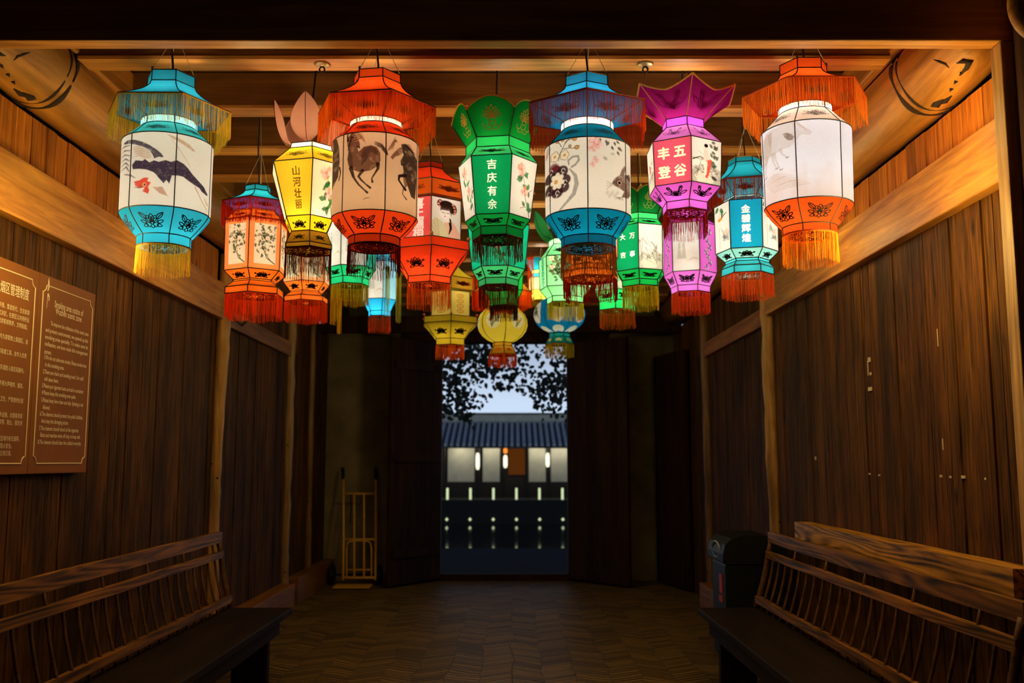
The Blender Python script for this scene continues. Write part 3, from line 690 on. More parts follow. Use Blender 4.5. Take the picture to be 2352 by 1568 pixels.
def m_scroll():
    L_ = [petal(0, .5, a, .8, .2) for a in (90, 50, 130)]+[arc(0, .4, .15, 0, 360, 10)]
    for s in (-1, 1):
        L_ += [spiral(s*.45, 0, .34, 90-s*90, s*1.3), spiral(s*.82, -.2, .2, 90+s*90, -s*1.2), arc(s*.4, .35, .5, 180 if s > 0 else 0, 360 if s > 0 else -180, 10, .4), petal(s*.15, .3, 90-s*95, .6, .12)]
    return L_
def m_flower():
    L_ = []
    for c in ((-.4, .1, .32), (.05, -.15, .36), (.45, .2, .3), (-.05, .4, .26)):
        L_ += [petal(c[0], c[1], a, c[2]*1.25, c[2]*.42, 6) for a in range(10, 370, 60)]
    for s in (-1, 1): L_ += [petal(s*.6, .3, 90-s*75, .5, .12), petal(s*.55, -.1, 90-s*55, .5, .12)]
    return L_
def m_crown():
    L_ = [petal(0, .1, a, 1.0-.004*abs(a-90), .15) for a in (90, 68, 112, 46, 134, 26, 154)]
    L_ += [arc(0, .25, .22, 0, 360, 12, .14)]+[arc(c, .5, .26, 150, 390, 10, .24) for c in (-.5, 0, .5)]+[arc(c, .8, .3, 170, 370, 10, .2) for c in (-.28, .28)]
    return L_
def m_rose():
    L_ = [arc(0, .35, .25, 0, 360, 12), arc(0, .35, .12, 0, 300, 8)]+[petal(0, .35, a, .6, .2) for a in range(-20, 220, 40)]
    for s in (-1, 1): L_ += [petal(s*.35, -.05, 90-s*22, .85, .15), petal(s*.5, .3, 90-s*60, .8, .17), [(s*.1, .2), (s*.4, -.2), (s*.5, -.6)], petal(s*.5, -.6, 90-s*30, .35, .16)]
    return L_
MOT = dict(peony=m_peony(), lotus=m_lotus(), scroll=m_scroll(), flower=m_flower(), crown=m_crown(), rose=m_rose())

# ------------------------------------------------------------------ painting on silk: colours evaluated at mesh points
class Canvas:
    def __init__(s, X, Y, W_, H, base):
        s.X, s.Y, s.W, s.H = X, Y, W_, H
        s.C = np.tile(np.asarray(base, float), (len(X), 1))
    def put(s, a, col):
        a = np.clip(a, 0, 1)[:, None]; s.C = s.C*(1-a)+np.asarray(col)*a
    def noise(s, k, seed=0):
        r = np.random.RandomState(seed); n = np.zeros(len(s.X))
        for o in range(3):
            f = k*2**o; g = r.rand(64, 64)
            x, y = s.X*f % 63, s.Y*f % 63; i, j = np.minimum(x.astype(int), 62), np.minimum(y.astype(int), 62); u, v = x-i, y-j; u, v = u*u*(3-2*u), v*v*(3-2*v)
            n += (g[i, j]*(1-u)*(1-v)+g[i+1, j]*u*(1-v)+g[i, j+1]*(1-u)*v+g[i+1, j+1]*u*v)*.5**(o+1)
        return n/.875
    def inside(s, pts):
        p = np.asarray(pts, float); ins = np.zeros(len(s.X), bool); k = len(p)
        for i in range(k):
            x0, y0 = p[i]; x1, y1 = p[(i+1) % k]
            if y0 == y1: continue
            c = ((y0 > s.Y) != (y1 > s.Y)) & (s.X < (x1-x0)*(s.Y-y0)/(y1-y0)+x0); ins ^= c
        return ins
    def poly(s, pts, col, a=1., rough=0, k=.12, seed=1):
        p = np.asarray(pts, float); sel = (s.X > p[:, 0].min()-2) & (s.X < p[:, 0].max()+2) & (s.Y > p[:, 1].min()-2) & (s.Y < p[:, 1].max()+2)
        if not sel.any(): return
        ins = s.inside(pts)[sel]; X, Y = s.X[sel], s.Y[sel]; D = np.full(len(X), 1e9)
        for q in range(len(p)):
            A, d = p[q], p[(q+1) % len(p)]-p[q]; t = np.clip(((X-A[0])*d[0]+(Y-A[1])*d[1])/(d@d+1e-9), 0, 1)
            D = np.minimum(D, np.hypot(X-A[0]-t*d[0], Y-A[1]-t*d[1]))
        m = np.zeros(len(s.X)); m[sel] = np.clip(.5+np.where(ins, D, -D)/1.5, 0, 1)*a
        if rough: m = m*np.clip(1-rough+rough*2.4*(s.noise(k, seed)-.05), 0, 1)
        s.put(m, col)
    def line(s, pts, w, col, a=1., dry=0, seed=3):
        p = np.asarray(pts, float); w = np.broadcast_to(np.asarray(w, float), (len(p),)) if np.ndim(w) == 0 else np.interp(np.linspace(0, 1, len(p)), np.linspace(0, 1, len(w)), w)
        m = np.zeros(len(s.X))
        for i in range(len(p)-1):
            d = p[i+1]-p[i]; l2 = d@d+1e-9
            t = np.clip(((s.X-p[i][0])*d[0]+(s.Y-p[i][1])*d[1])/l2, 0, 1)
            D = np.hypot(s.X-p[i][0]-t*d[0], s.Y-p[i][1]-t*d[1])
            m = np.maximum(m, np.clip((w[i]+(w[i+1]-w[i])*t)/2-D+.5, 0, 1))
        if dry: m = m*np.clip(1-dry+dry*2*s.noise(.25, seed), 0, 1)
        s.put(m*a, col)
    def ell(s, cx, cy, rx, ry, col, a=1., rot=0, soft=.15):
        c, q = math.cos(rot), math.sin(rot); x, y = s.X-cx, s.Y-cy
        d = np.hypot((x*c+y*q)/rx, (-x*q+y*c)/ry)
        s.put(np.clip((1-d)/soft, 0, 1)*a, col)
    def text(s, ch, cx, cy, size, col, bold=.03, sx=1., a=1.):
        r = bold*size*.8
        for dx, dy in ((0, 0), (r, 0), (-r, 0), (0, r), (0, -r)): s._text(ch, cx+dx, cy+dy, size, col, sx, a)
    def _text(s, ch, cx, cy, size, col, sx, a):
        V, T = glyphs(ch); V = V-np.array([(V[:, 0].max()+V[:, 0].min())/2, (V[:, 1].max()+V[:, 1].min())/2])
        q = np.stack([V[:, 0]*size*sx+cx, -V[:, 1]*size+cy], 1); m = np.zeros(len(s.X), bool)
        for t_ in T:
            A, B, D = q[t_]
            sel = (s.X >= min(A[0], B[0], D[0])) & (s.X <= max(A[0], B[0], D[0])) & (s.Y >= min(A[1], B[1], D[1])) & (s.Y <= max(A[1], B[1], D[1]))
            if not sel.any(): continue
            x, y = s.X[sel], s.Y[sel]
            e = lambda P_, Q: (Q[0]-P_[0])*(y-P_[1])-(Q[1]-P_[1])*(x-P_[0])
            a0, a1, a2 = e(A, B), e(B, D), e(D, A)
            m[np.flatnonzero(sel)[((a0 >= 0) & (a1 >= 0) & (a2 >= 0)) | ((a0 <= 0) & (a1 <= 0) & (a2 <= 0))]] = True
        s.put(m*a, col)
    def blossom(s, x, y, r, col, deep, seed=0):
        rd = random.Random(seed)
        for i in range(7):
            a = i*2*PI/7+rd.random(); s.ell(x+r*.5*math.cos(a), y+r*.5*math.sin(a), r*.55, r*.42, col if i % 2 else tuple(.6*c+.4 for c in col), .8, a, .5)
        s.ell(x, y, r*.35, r*.3, deep, .7, 0, .8)
        for i in range(5):
            a = i*1.3+rd.random(); s.line([(x+r*.3*math.cos(a), y+r*.3*math.sin(a)), (x+r*.85*math.cos(a+.3), y+r*.85*math.sin(a+.3))], .8, deep, .5)
    def leaf(s, x, y, L_, ang, col, a=.9):
        d = (math.cos(ang), math.sin(ang)); e = (-d[1], d[0])
        s.poly([(x+d[0]*L_*p+e[0]*L_*.3*w, y+d[1]*L_*p+e[1]*L_*.3*w) for p, w in ((0, 0), (.25, .8), (.55, .9), (1, 0), (.55, -.9), (.25, -.8))], col, a, .3, .2)

def spray(seed, flow, deep, leafc, twig, grow=1, n=2):
    """a flowering branch rising from a lower corner"""
    def f(c):
        rd = random.Random(seed); W_, H = c.W, c.H; x0 = W_*(.92 if grow > 0 else .08)
        b = [(x0, H*.97), (x0-grow*W_*.14, H*.8), (x0-grow*W_*.3, H*.62), (x0-grow*W_*.34, H*.42), (x0-grow*W_*.5, H*.22)]
        c.line(b, [2.6, 1.6, 1], twig); c.line([b[1], (x0-grow*W_*.45, H*.86)], 1.2, twig); c.line([b[2], (x0-grow*W_*.02, H*.5)], 1.2, twig)
        for i in range(15):
            p = b[1+i % 4]; c.leaf(p[0]+rd.uniform(-.2, .2)*W_, p[1]+rd.uniform(-.1, .1)*H, rd.uniform(.16, .26)*W_, rd.uniform(0, 6.28), leafc if i % 3 else tuple(.5*q for q in leafc), .9)
        sp = [(x0-grow*W_*.5, H*.2), (x0-grow*W_*.32, H*.55), (x0-grow*W_*.6, H*.78)][:n]
        for i, p in enumerate(sp): c.blossom(p[0], p[1], W_*.2*(1-.15*i), flow, deep, seed+i)
    return f
def ink_scene(seed, accent=None):
    def f(c):
        rd = random.Random(seed); W_, H = c.W, c.H
        c.poly([(0, H*.75), (W_*.2, H*.62), (W_*.45, H*.7), (W_*.7, H*.58), (W_, H*.66), (W_, H), (0, H)], srgb(120, 122, 84), .55, .8, .08, seed)
        c.poly([(W_*.1, H*.85), (W_*.3, H*.72), (W_*.55, H*.74), (W_*.8, H*.88), (W_*.7, H*.97), (W_*.2, H*.97)], srgb(225, 215, 190), .8, .3, .1, seed)
        for i in range(6):
            x, y = rd.uniform(.1, .9)*W_, rd.uniform(.35, .8)*H
            c.poly([(x+rd.uniform(-.16, .16)*W_, y+rd.uniform(-.1, .1)*H) for _ in range(6)], srgb(70, 66, 50), .6, .8, .2, seed+i)
        for i in range(4): c.line([(rd.uniform(0, 1)*W_, H*rd.uniform(.3, .9)) for _ in range(3)], [1.6, .8], srgb(40, 34, 28), .7, .5)
        if accent: c.ell(W_*.4, H*.5, W_*.13, W_*.13, accent, .8, 0, .4)
    return f
def garden(seed):
    """dark peony shrub in ink and ochre"""
    def f(c):
        rd = random.Random(seed); W_, H = c.W, c.H
        c.line([(W_*.97, H*.98), (W_*.6, H*.85), (W_*.42, H*.62), (W_*.3, H*.42)], [3, 2, 1], srgb(60, 48, 30)); c.line([(W_*.8, H*.93), (W_*.55, H*.75), (W_*.5, H*.5)], [2, 1], srgb(60, 48, 30))
        for i in range(95):
            x = W_*min(.95, max(.06, rd.gauss(.52, .24))); y = H*min(.78, max(.04, rd.gauss(.36, .19)))
            c.leaf(x, y, rd.uniform(.1, .19)*W_, rd.uniform(0, 6.28), srgb(*rd.choice(((58, 62, 34), (84, 84, 48), (38, 42, 26), (120, 110, 70)))), .9)
        for x, y in ((.2, .1), (.22, .38), (.62, .36), (.76, .62), (.85, .2)): c.blossom(W_*x, H*y, W_*.12, srgb(240, 200, 150), srgb(206, 120, 60), int(x*99))
    return f

# ------------------------------------------------------------------ the lantern maker
BLACK, GOLD, BROWN = srgb(20, 16, 12), srgb(214, 160, 58), srgb(60, 30, 16)
class Lantern:
    def __init__(s, label, Y, cx, vm, rot, rows, group='painted silk lanterns hung under the ceiling'):
        t = scale_at(vm, Y)*F
        s.X, s.Yc = (cx-1176)/F*t, Y
        s.phi = math.atan2(s.X, Y); s.dA = math.degrees(math.atan2(Y, -s.X))-90
        s.rot = rot+s.dA
        s.rows = [(EYE+scale_at(v, Y)*F*(SP+(784-v)/F*CP), R*scale_at(v, Y)*math.cos(s.phi), sh) for v, R, sh in rows]
        s.px = 1/scale_at(vm, Y); s.Rpx = [r[1] for r in rows]; s.vr = [r[0] for r in rows]
        s.zlow = min(r[0] for r in s.rows)
        s.root = empty('palace_lantern', (s.X, Y, s.zlow), label, 'lantern', group)
        s.parts = {}; s.order = []
        s.near = Y < 4.5
    def mb(s, part):
        if part not in s.parts: s.parts[part] = MB(); s.order.append(part)
        return s.parts[part]
    def ring(s, i, k, f):
        """points of row i on facet k; f runs 0..1 from its left corner (seen from outside) to its right corner"""
        z, r, sh = s.rows[i] if not isinstance(i, tuple) else i
        f = np.asarray(f, float); a1 = math.radians(s.rot+60*(k+1)); a0 = math.radians(s.rot+60*k)
        if sh == 'h':
            x = math.cos(a1)*(1-f)+math.cos(a0)*f; y = math.sin(a1)*(1-f)+math.sin(a0)*f
        else:
            a = a1*(1-f)+a0*f; x, y = np.cos(a), np.sin(a)
        return np.stack([s.X+r*x, s.Yc-r*y, np.full(f.shape, z)], -1)
    def pos(s, i, j, k, f, t, curve=1., arch=None):
        A, B = s.ring(i, k, f), s.ring(j, k, f); t = np.asarray(t, float)[..., None]
        P_ = A*(1-t)+B*t; tc = t[..., 0]**curve
        P_[..., :2] = A[..., :2]*(1-tc[..., None])+B[..., :2]*tc[..., None]
        if arch is not None: P_[..., 2] += arch(np.asarray(f))*t[..., 0]
        return P_
    def fac(s, k):
        """0 = facet toward the viewer, -1 its left neighbour, 1 its right"""
        c = (s.rot-s.dA+60*k+30) % 360
        return round((90-c)/60) if c < 270 else round((450-c)/60)
    def seg(s, part, i, j, col, motif=None, mcol=BLACK, mw=2.0, msx=.72, msy=.74, paint=None, rpaint=None, curve=1., tsub=1, arch=None, flip=False, mflip=False, facets=range(6), fsub=None):
        mb = s.mb(part); col = np.asarray(col)
        Hpx = abs(s.vr[j]-s.vr[i])
        for k in facets:
            c = s.fac(k); fn = None
            if paint: fn = paint.get(c) if c in paint else paint.get('*')
            rnd = s.rows[i][2] == 'r' or s.rows[j][2] == 'r'
            nu, nv = (fsub or (8 if rnd or arch else 1)), tsub
            if fn or (rpaint and abs(c) <= 2):
                Wpx = s.Rpx[i]*.9 if rpaint is None else s.Rpx[i]
                st = getattr(fn, 'step', 1.)
                st = st*(.82 if rpaint else 1); nu, nv = max(24, int(Wpx/(.95*st))), max(24, int(Hpx/(1.1*st)))
            f, t = np.meshgrid(np.linspace(0, 1, nu+1), np.linspace(0, 1, nv+1))
            V = s.pos(i, j, k, f, t, curve, arch).reshape(-1, 3); cc = col
            if rpaint and abs(c) <= 2:
                a = np.radians(s.rot-s.dA+60*(k+1)-60*f.ravel())
                cv = Canvas(s.Rpx[i]*np.cos(a), t.ravel()*Hpx, s.Rpx[i], Hpx, col)
                front = np.sin(a) > -.02; rpaint(cv); cc = np.where(front[:, None], cv.C, col)
            elif fn:
                cv = Canvas(f.ravel()*Wpx, t.ravel()*Hpx, Wpx, Hpx, col); fn(cv); cc = cv.C
            idx = np.arange((nu+1)*(nv+1)).reshape(nv+1, nu+1)
            q = np.stack([idx[:-1, :-1], idx[1:, :-1], idx[1:, 1:], idx[:-1, 1:]], -1).reshape(-1, 4)
            mb.add(V, q, cc)
            if motif:
                for L_ in MOT[motif]:
                    L_ = np.asarray(L_); fx = .5+.5*L_[:, 0]*msx; ty = .5+.5*L_[:, 1]*msy*(-1 if mflip else 1)
                    s.ribbon(mb, i, j, k, fx, ty, mw, mcol, curve, arch, flip)
    def ribbon(s, mb, i, j, k, fx, ty, w, col, curve, arch, flip):
        n = len(fx)
        if n < 2: return
        e = .01
        p = s.pos(i, j, k, fx, ty, curve, arch)
        du = s.pos(i, j, k, fx+e, ty, curve, arch)-p; dv = s.pos(i, j, k, fx, np.clip(ty+e, 0, 1), curve, arch)-s.pos(i, j, k, fx, np.clip(ty-e, 0, 1), curve, arch)
        nr = np.cross(du, dv); nr /= np.linalg.norm(nr, axis=1)[:, None]+1e-12
        ctr = np.array([s.X, s.Yc, sum(r[0] for r in s.rows)/len(s.rows)])
        sg = np.sign(((p-ctr)*nr).sum(1))[:, None]
        if flip: sg = -np.sign(nr[:, 2:3]) if abs(nr[0, 2]) > .1 else -sg
        nr = nr*sg
        T = np.gradient(p, axis=0); sd = np.cross(nr, T); sd /= np.linalg.norm(sd, axis=1)[:, None]+1e-12
        hw = w/s.px/2; off = .0012
        V = np.concatenate([p+nr*off+sd*hw, p+nr*off-sd*hw])
        mb.add(V, [(a, a+1, a+1+n, a+n) for a in range(n-1)], col, 1)
    def wires(s, rings, ribs, r=None, part='wire_frame'):
        """rings: list of (row, colour); ribs: list of (i, j, curve, colour)"""
        r = r or (.0024 if s.near else .0028)
        mb = s.mb(part)
        for i, col in rings:
            P_ = np.concatenate([s.ring(i, k, np.linspace(0, 1, (9 if s.rows[i][2] == 'r' else 2))[:-1]) for k in range(5, -1, -1)])
            mb.tube(P_, r, 5, col, closed=True)
        for i, j, cu, col in ribs:
            for k in range(6):
                t = np.linspace(0, 1, 7 if cu != 1 else 2)
                mb.tube(s.pos(i, j, k, np.ones(len(t)), t, cu), r, 5, col)
    def threads(s, part, top, Lm, col, sp, w, jit=.08):
        """hanging threads from an array of points"""
        rd = np.random.RandomState(len(s.order)*7+len(top)); n = len(top); mb = s.mb(part)
        a = rd.rand(n)*PI; d = np.stack([np.cos(a), np.sin(a), np.zeros(n)], 1)*w/2
        L_ = Lm*(1-jit*rd.rand(n))*(1+.03*np.sin(np.arange(n)*.13))
        sw = rd.normal(0, .0022, (n, 2, 3)); sw[..., 2] = 0
        p0 = top; p1 = top+sw[:, 0]*.6; p1[:, 2] -= L_*.5; p2 = top+sw[:, 1]; p2[:, 2] -= L_
        V = np.stack([p0-d, p0+d, p1-d, p1+d, p2-d*.8, p2+d*.8], 1).reshape(-1, 3)
        b = np.arange(n)[:, None]*6
        Fq = np.concatenate([b+np.array([[0, 2, 3, 1]]), b+np.array([[2, 4, 5, 3]])])
        cj = np.asarray(col)*(.7+.55*rd.rand(n, 1)); mb.add(V, Fq, np.repeat(cj, 6, 0))
    def fringe(s, part, row, Lpx, col, band=None, dens=1., sp=None):
        Lm = Lpx/s.px; r = s.rows[row][1]; sp = (sp or (.0024 if s.near else .0032))/dens; w = .0017 if s.near else .0026
        n = int(r*2*PI/6/sp)
        P_ = np.concatenate([s.ring(row, k, (np.arange(n)+np.random.RandomState(k).rand(n))/n) for k in range(6)])
        s.threads(part, P_, Lm, col, sp, w)
        mb = s.mb(part); hb_ = .007      # woven heading of the fringe
        for k in range(6):
            q = s.ring(row, k, np.linspace(0, 1, 9)); lo = q.copy(); lo[:, 2] -= hb_
            mb.add(np.concatenate([q, lo]), [(a, a+1, a+10, a+9) for a in range(8)], np.asarray(band if band is not None else col)*.8)
    def disc(s, row, col, ink=BLACK, part='bottom_disc'):
        mb = s.mb(part); z, r, sh = s.rows[row]
        for k in range(6):
            f = np.linspace(0, 1, 9); o = s.ring(row, k, f); i_ = o.copy(); i_[:, 0] = s.X+(o[:, 0]-s.X)*.12; i_[:, 1] = s.Yc+(o[:, 1]-s.Yc)*.12
            mb.add(np.concatenate([o, i_]), [(a, a+1, a+10, a+9) for a in range(8)], col)
        w = 1.8/s.px
        for rr in (.88, .5, .2):
            mb.tube([(s.X+r*rr*.87*math.cos(q), s.Yc+r*rr*.87*math.sin(q), z-.002) for q in np.linspace(0, 2*PI, 31)[:-1]], w*.6, 4, ink, 1, closed=True)
        for nn, r0, r1, off in ((10, .5, .88, 0), (8, .2, .5, .2), (10, .62, .8, .314)):
            for q in range(nn):
                a = q*2*PI/nn+off; pe = []
                for t in np.linspace(0, 2*PI, 11)[:-1]:
                    rm, da = (r0+r1)/2+(r1-r0)/2*math.cos(t), (PI/nn*.85)*math.sin(t)
                    pe.append((s.X+r*.87*rm*math.cos(a+da), s.Yc+r*.87*rm*math.sin(a+da), z-.002))
                mb.tube(pe, w*.5, 3, ink, 1, closed=True)
    def cord(s, row, top_z=ZC, dy=0., strings=True, apex=None, sc=(.35, .25, .1)):
        z, r, _ = s.rows[row]; mb = s.mb('hanging_cord')
        mb.tube([(s.X, s.Yc, z-.12), (s.X+.004, s.Yc, z+.05), (s.X-.006, s.Yc+dy*.4, (z+top_z)/2), (s.X, s.Yc+dy, top_z)], .0045 if s.near else .004, 6, (.02, .018, .016))
        if strings:
            ap = np.array([s.X+.012, s.Yc+dy*.6, min(top_z-.02, apex or z+.19)])
            mb.tube([ap, (s.X, s.Yc+dy, top_z)], .0011, 4, sc)
            for k in (0, 2, 4):
                c = s.ring(row, k, np.array([1.]))[0]; mb.tube([c, ap], .0013, 4, sc)
                mb.tube([c+np.array([0, 0, -.002]), c+np.array([0, 0, .012])], .0045, 6, (.08, .06, .04))
    def tassel(s, p, Lm, col, wide=.018):
        """a narrow strip tassel hung from p"""
        mb = s.mb('tassel%d' % sum(k.startswith('tassel') for k in s.parts)); s_ = mb
        mb.tube([p, (p[0], p[1], p[2]-.03)], .002, 4, col); n = 14
        top = np.stack([p[0]+np.linspace(-wide, wide, n)/1.0, np.full(n, p[1])+np.random.RandomState(3).normal(0, .004, n), np.full(n, p[2]-.03)], 1)
        key = s.order[-1]; s.threads(key, top, Lm-.03, col, .002, .004, .05)
        mb.box((p[0]-wide-.001, p[1]-.004, p[2]-.045), (p[0]+wide+.001, p[1]+.004, p[2]-.028), np.asarray(col)*.9)
    def ball(s, p, r, col):
        mb = s.mb('finial_ball%d' % sum(k.startswith('finial') for k in s.parts))
        mb.lathe([(0, -r), (r*.7, -r*.7), (r, 0), (r*.7, r*.7), (0, r)], p, 12, col)
    def bulb(s, fr, watts, col=(1, .9, .76), soft=.025):
        """fr: fractions of the height from the lowest row up"""
        z0, z1 = s.rows[-1][0], s.rows[0][0]
        for i, f in enumerate(fr):
            l = bpy.data.lights.new('lantern bulb', 'POINT'); l.energy = watts[i]*BULB; l.color = col; l.shadow_soft_size = soft
            o = bpy.data.objects.new('lantern_bulb', l); COL.objects.link(o); o.parent = s.root
            o.location = (0, 0, z0+(z1-z0)*f-s.zlow)
    def finish(s):
        for part in s.order:
            nm = part.rstrip('0123456789') if part.startswith(('tassel', 'finial', 'petal')) else part
            mats = [THIN, INK] if nm in ('collar', 'hat_underside', 'bottom_disc') else [THREAD] if 'fringe' in nm or nm == 'tassel' else [CORD] if nm in ('wire_frame', 'hanging_cord', 'finial_ball', 'crown_edging') else [SILK, INK]
            s.parts[part].build(nm, mats, s.root, smooth=nm in ('shade', 'petal', 'finial_ball', 'collar', 'base'))
BULB = 2.6
# ------------------------------------------------------------------ paintings of the large round lanterns
def crop(u0, v0, k): return lambda x, y: (u0+x/k, v0+y/k)
def to_canvas(cx, R, vt, vb, at, ab, cm):
    """photograph measurements of a drawing -> position on the unrolled drum"""
    H = vb-vt
    def f(pts):
        o = []
        for p in pts:
            u, v = cm(*p); x = max(-R*.999, min(R*.999, u-cx)); k = math.sqrt(1-(x/R)**2)
            a, b = vt-at*k+6, vb-ab*k; o.append((x, (v-a)/(b-a)*H))
        return o
    return f
INKC = srgb(52, 30, 58); TAN = srgb(196, 140, 92); GREY = srgb(150, 140, 132)
def paint_rooster(c):
    T = to_canvas(383, 106, 335, 497, 20, 10, crop(200, 80, 3.92))
    c.poly(T([(325,1060),(360,1035),(420,1030),(500,1050),(560,1075),(620,1110),(660,1140),(680,1165),(670,1175),(640,1170),(600,1190),(590,1165),(560,1120),(500,1090),(440,1075),(380,1065),(340,1070)]), INKC, .9, .5, .15)
    for i in range(6): c.line(T([(310, 1110+i*38), (330+i*6, 1090+i*35), (385, 1080+i*45)]), [1, 4, 2], INKC, .7, .7, i)
    for i in range(5): c.line(T([(400, 1100+i*22), (480, 1085+i*20), (570, 1110+i*20)]), [1, 3, 1], GREY, .5, .7, i+9)
    c.poly(T([(410,1100),(470,1090),(560,1130),(580,1180),(520,1200),(440,1160)]), srgb(214, 176, 140), .5, .6, .1)
    c.poly(T([(410,1250),(440,1210),(500,1215),(520,1198),(560,1225),(600,1205),(640,1215),(700,1195),(745,1205),(800,1185),(860,1210),(900,1245),(940,1290),(1000,1340),(1050,1380),(1090,1440),(1080,1450),(1030,1425),(1010,1400),(960,1380),(900,1350),(860,1325),(820,1320),(760,1325),(740,1400),(715,1370),(690,1400),(640,1350),(625,1330),(600,1310),(540,1290),(470,1285),(420,1290)]), INKC, .97, .16, .35, 5)
    c.ell(*T([(560, 1420)])[0], 24, 20, srgb(246, 226, 204), .8, 0, .8)
    c.poly(T([(435,1395),(480,1385),(520,1360),(560,1360),(550,1390),(580,1400),(560,1440),(570,1470),(560,1500),(510,1480),(530,1445),(480,1455),(445,1430)]), srgb(226, 62, 34), .95, .3, .2)
    c.ell(*T([(525, 1420)])[0], 5, 5, srgb(230, 170, 110), .9); c.ell(*T([(528, 1420)])[0], 2, 2, INKC)
    c.line(T([(440, 1445), (480, 1450), (510, 1440)]), [1, 2.5], srgb(130, 100, 60))
    c.line(T([(345, 1330), (400, 1340), (445, 1365)]), [2, 4, 1], INKC, .8, .5)
    c.poly(T([(600,1440),(680,1430),(720,1490),(740,1515),(660,1490),(610,1450)]), srgb(190, 120, 84), .7, .6, .1)
    c.poly(T([(700, 965), (800, 985), (900, 1030), (960, 1085), (930, 1085), (860, 1045), (760, 1000)]), TAN, .7, .4, .1)
    c.line(T([(735, 990), (810, 1080), (870, 1160), (920, 1230)]), [1, 2, 1], TAN, .6); c.line(T([(970, 1400), (1030, 1500), (1090, 1580)]), [3, 2, 2], TAN, .8, .3); c.line(T([(1060, 1480), (1090, 1530)]), [2, 4], TAN, .7, .3)
    c.line(T([(800, 1600), (900, 1650), (1050, 1690)]), [2, 5, 1], srgb(90, 70, 60), .6, .6); c.line(T([(650, 1640), (800, 1660)]), [2, 5], srgb(90, 70, 60), .5, .7)
HB, HD = srgb(120, 78, 56), srgb(46, 28, 24)
def paint_horses(c):
    T = to_canvas(864, 98, 335, 506, 18, 17, crop(700, 80, 3.92)); n = c.noise(.03, 4)
    c.put(np.clip((c.Y/c.H-.25)*.9+.3*(n-.5), 0, 1)*.35, srgb(206, 150, 104))
    body = [(400,1190),(410,1110),(398,1070),(392,1020),(420,980),(440,955),(470,990),(500,1050),(505,1095),(480,1085),(492,1130),(540,1085),(600,1070),(650,1085),(678,1130),(682,1190),(670,1230),(640,1252),(600,1278),(540,1290),(500,1292),(450,1275),(410,1240)]
    c.poly(T(body), HB, .95, .35, .1, 2)
    B_ = T(body); c.line(B_+B_[:1], [1.6, 1], HD, .75, .5)
    c.poly(T([(402,1035),(415,990),(440,962),(470,992),(492,1040),(500,1085),(478,1078),(455,1050),(440,1080),(420,1075)]), HB, .9, .2, .15); c.line(T([(440, 962), (430, 1010), (415, 1060), (405, 1110)]), [2, 4, 5, 3], HD, .8, .4, 6); c.ell(*T([(472, 1020)])[0], 1.8, 1.5, HD); c.line(T([(480, 1080), (500, 1090)]), 2.5, HD)
    c.poly(T([(540,1095),(600,1078),(640,1090),(660,1120),(650,1150),(600,1120),(560,1200),(520,1240),(515,1150)]), HD, .6, .6, .12, 5)
    c.poly(T([(400,1190),(412,1110),(440,1150),(450,1260),(420,1245)]), HD, .5, .5, .15, 6)
    for p, w in (([(430,1260),(452,1330),(470,1360),(500,1400),(545,1440),(575,1465)], [9, 6, 4, 4, 3, 5]), ([(530,1285),(498,1330),(520,1360),(560,1395),(600,1425)], [8, 5, 4, 3, 5]), ([(662,1225),(664,1260),(640,1300),(612,1345),(618,1375)], [9, 6, 4, 3, 5])):
        c.line(T(p), w, HD, .95, .2)
    for i in range(9): c.line(T([(430+i*4, 965+i*9), (480+i*5, 965+i*6), (530+i*3, 975+i*10)]), [2, 4, 1], HD if i % 2 else srgb(200, 140, 90), .6, .7, i)
    c.line(T([(400, 1030), (395, 990), (405, 950)]), [4, 3, 1], HD); c.line(T([(440, 960), (455, 940)]), [3, 1], HD); c.line(T([(425, 1000), (445, 1005)]), 2.5, HD)
    for i in range(5): c.line(T([(630, 1035+i*6), (690, 1055+i*8), (730, 1100+i*8), (745, 1140)]), [1, 5, 2], HD, .7, .6, i)
    D = [(862,1040),(900,1030),(940,1060),(980,1100),(1010,1150),(1012,1250),(1005,1380),(995,1490),(960,1475),(930,1400),(890,1290),(880,1225),(862,1215),(858,1180),(885,1130)]
    c.poly(T(D), HD, .95, .4, .12, 8)
    c.poly(T([(770,1160),(790,1130),(835,1080),(870,1060),(880,1110),(850,1135),(812,1150),(790,1178)]), HB, .9, .4, .15, 3)
    c.poly(T([(880,1280),(905,1270),(930,1380),(900,1410),(885,1330)]), srgb(90, 58, 44), .8, .3, .2); c.line(T([(905, 1300), (850, 1310), (845, 1345), (875, 1385), (905, 1420)]), [8, 6, 4, 4, 6], HD); c.line(T([(890, 1400), (880, 1460), (915, 1500)]), [3, 2, 4], HD, .8, .3)
    for i in range(7): c.line(T([(740+i*8, 1110-i*3), (775+i*6, 1060-i*8), (810+i*4, 985+i*8)]), [1, 4, 1], srgb(190, 130, 90) if i % 2 else HD, .6, .7, i+20)
    for i in range(6): c.line(T([(900+i*12, 1040+i*10), (945+i*10, 1035+i*14)]), [4, 1], HD, .8, .5, i)
    c.poly(T([(264,1000),(300,1005),(322,1080),(330,1200),(318,1330),(270,1420),(240,1440),(250,1300)]), HD, .9, .45, .1, 9)
    c.line(T([(330, 1250), (340, 1300), (325, 1360)]), [3, 2], HD); c.line(T([(540, 1525), (565, 1510), (600, 1508)]), [1, 2, 1], HD, .7)
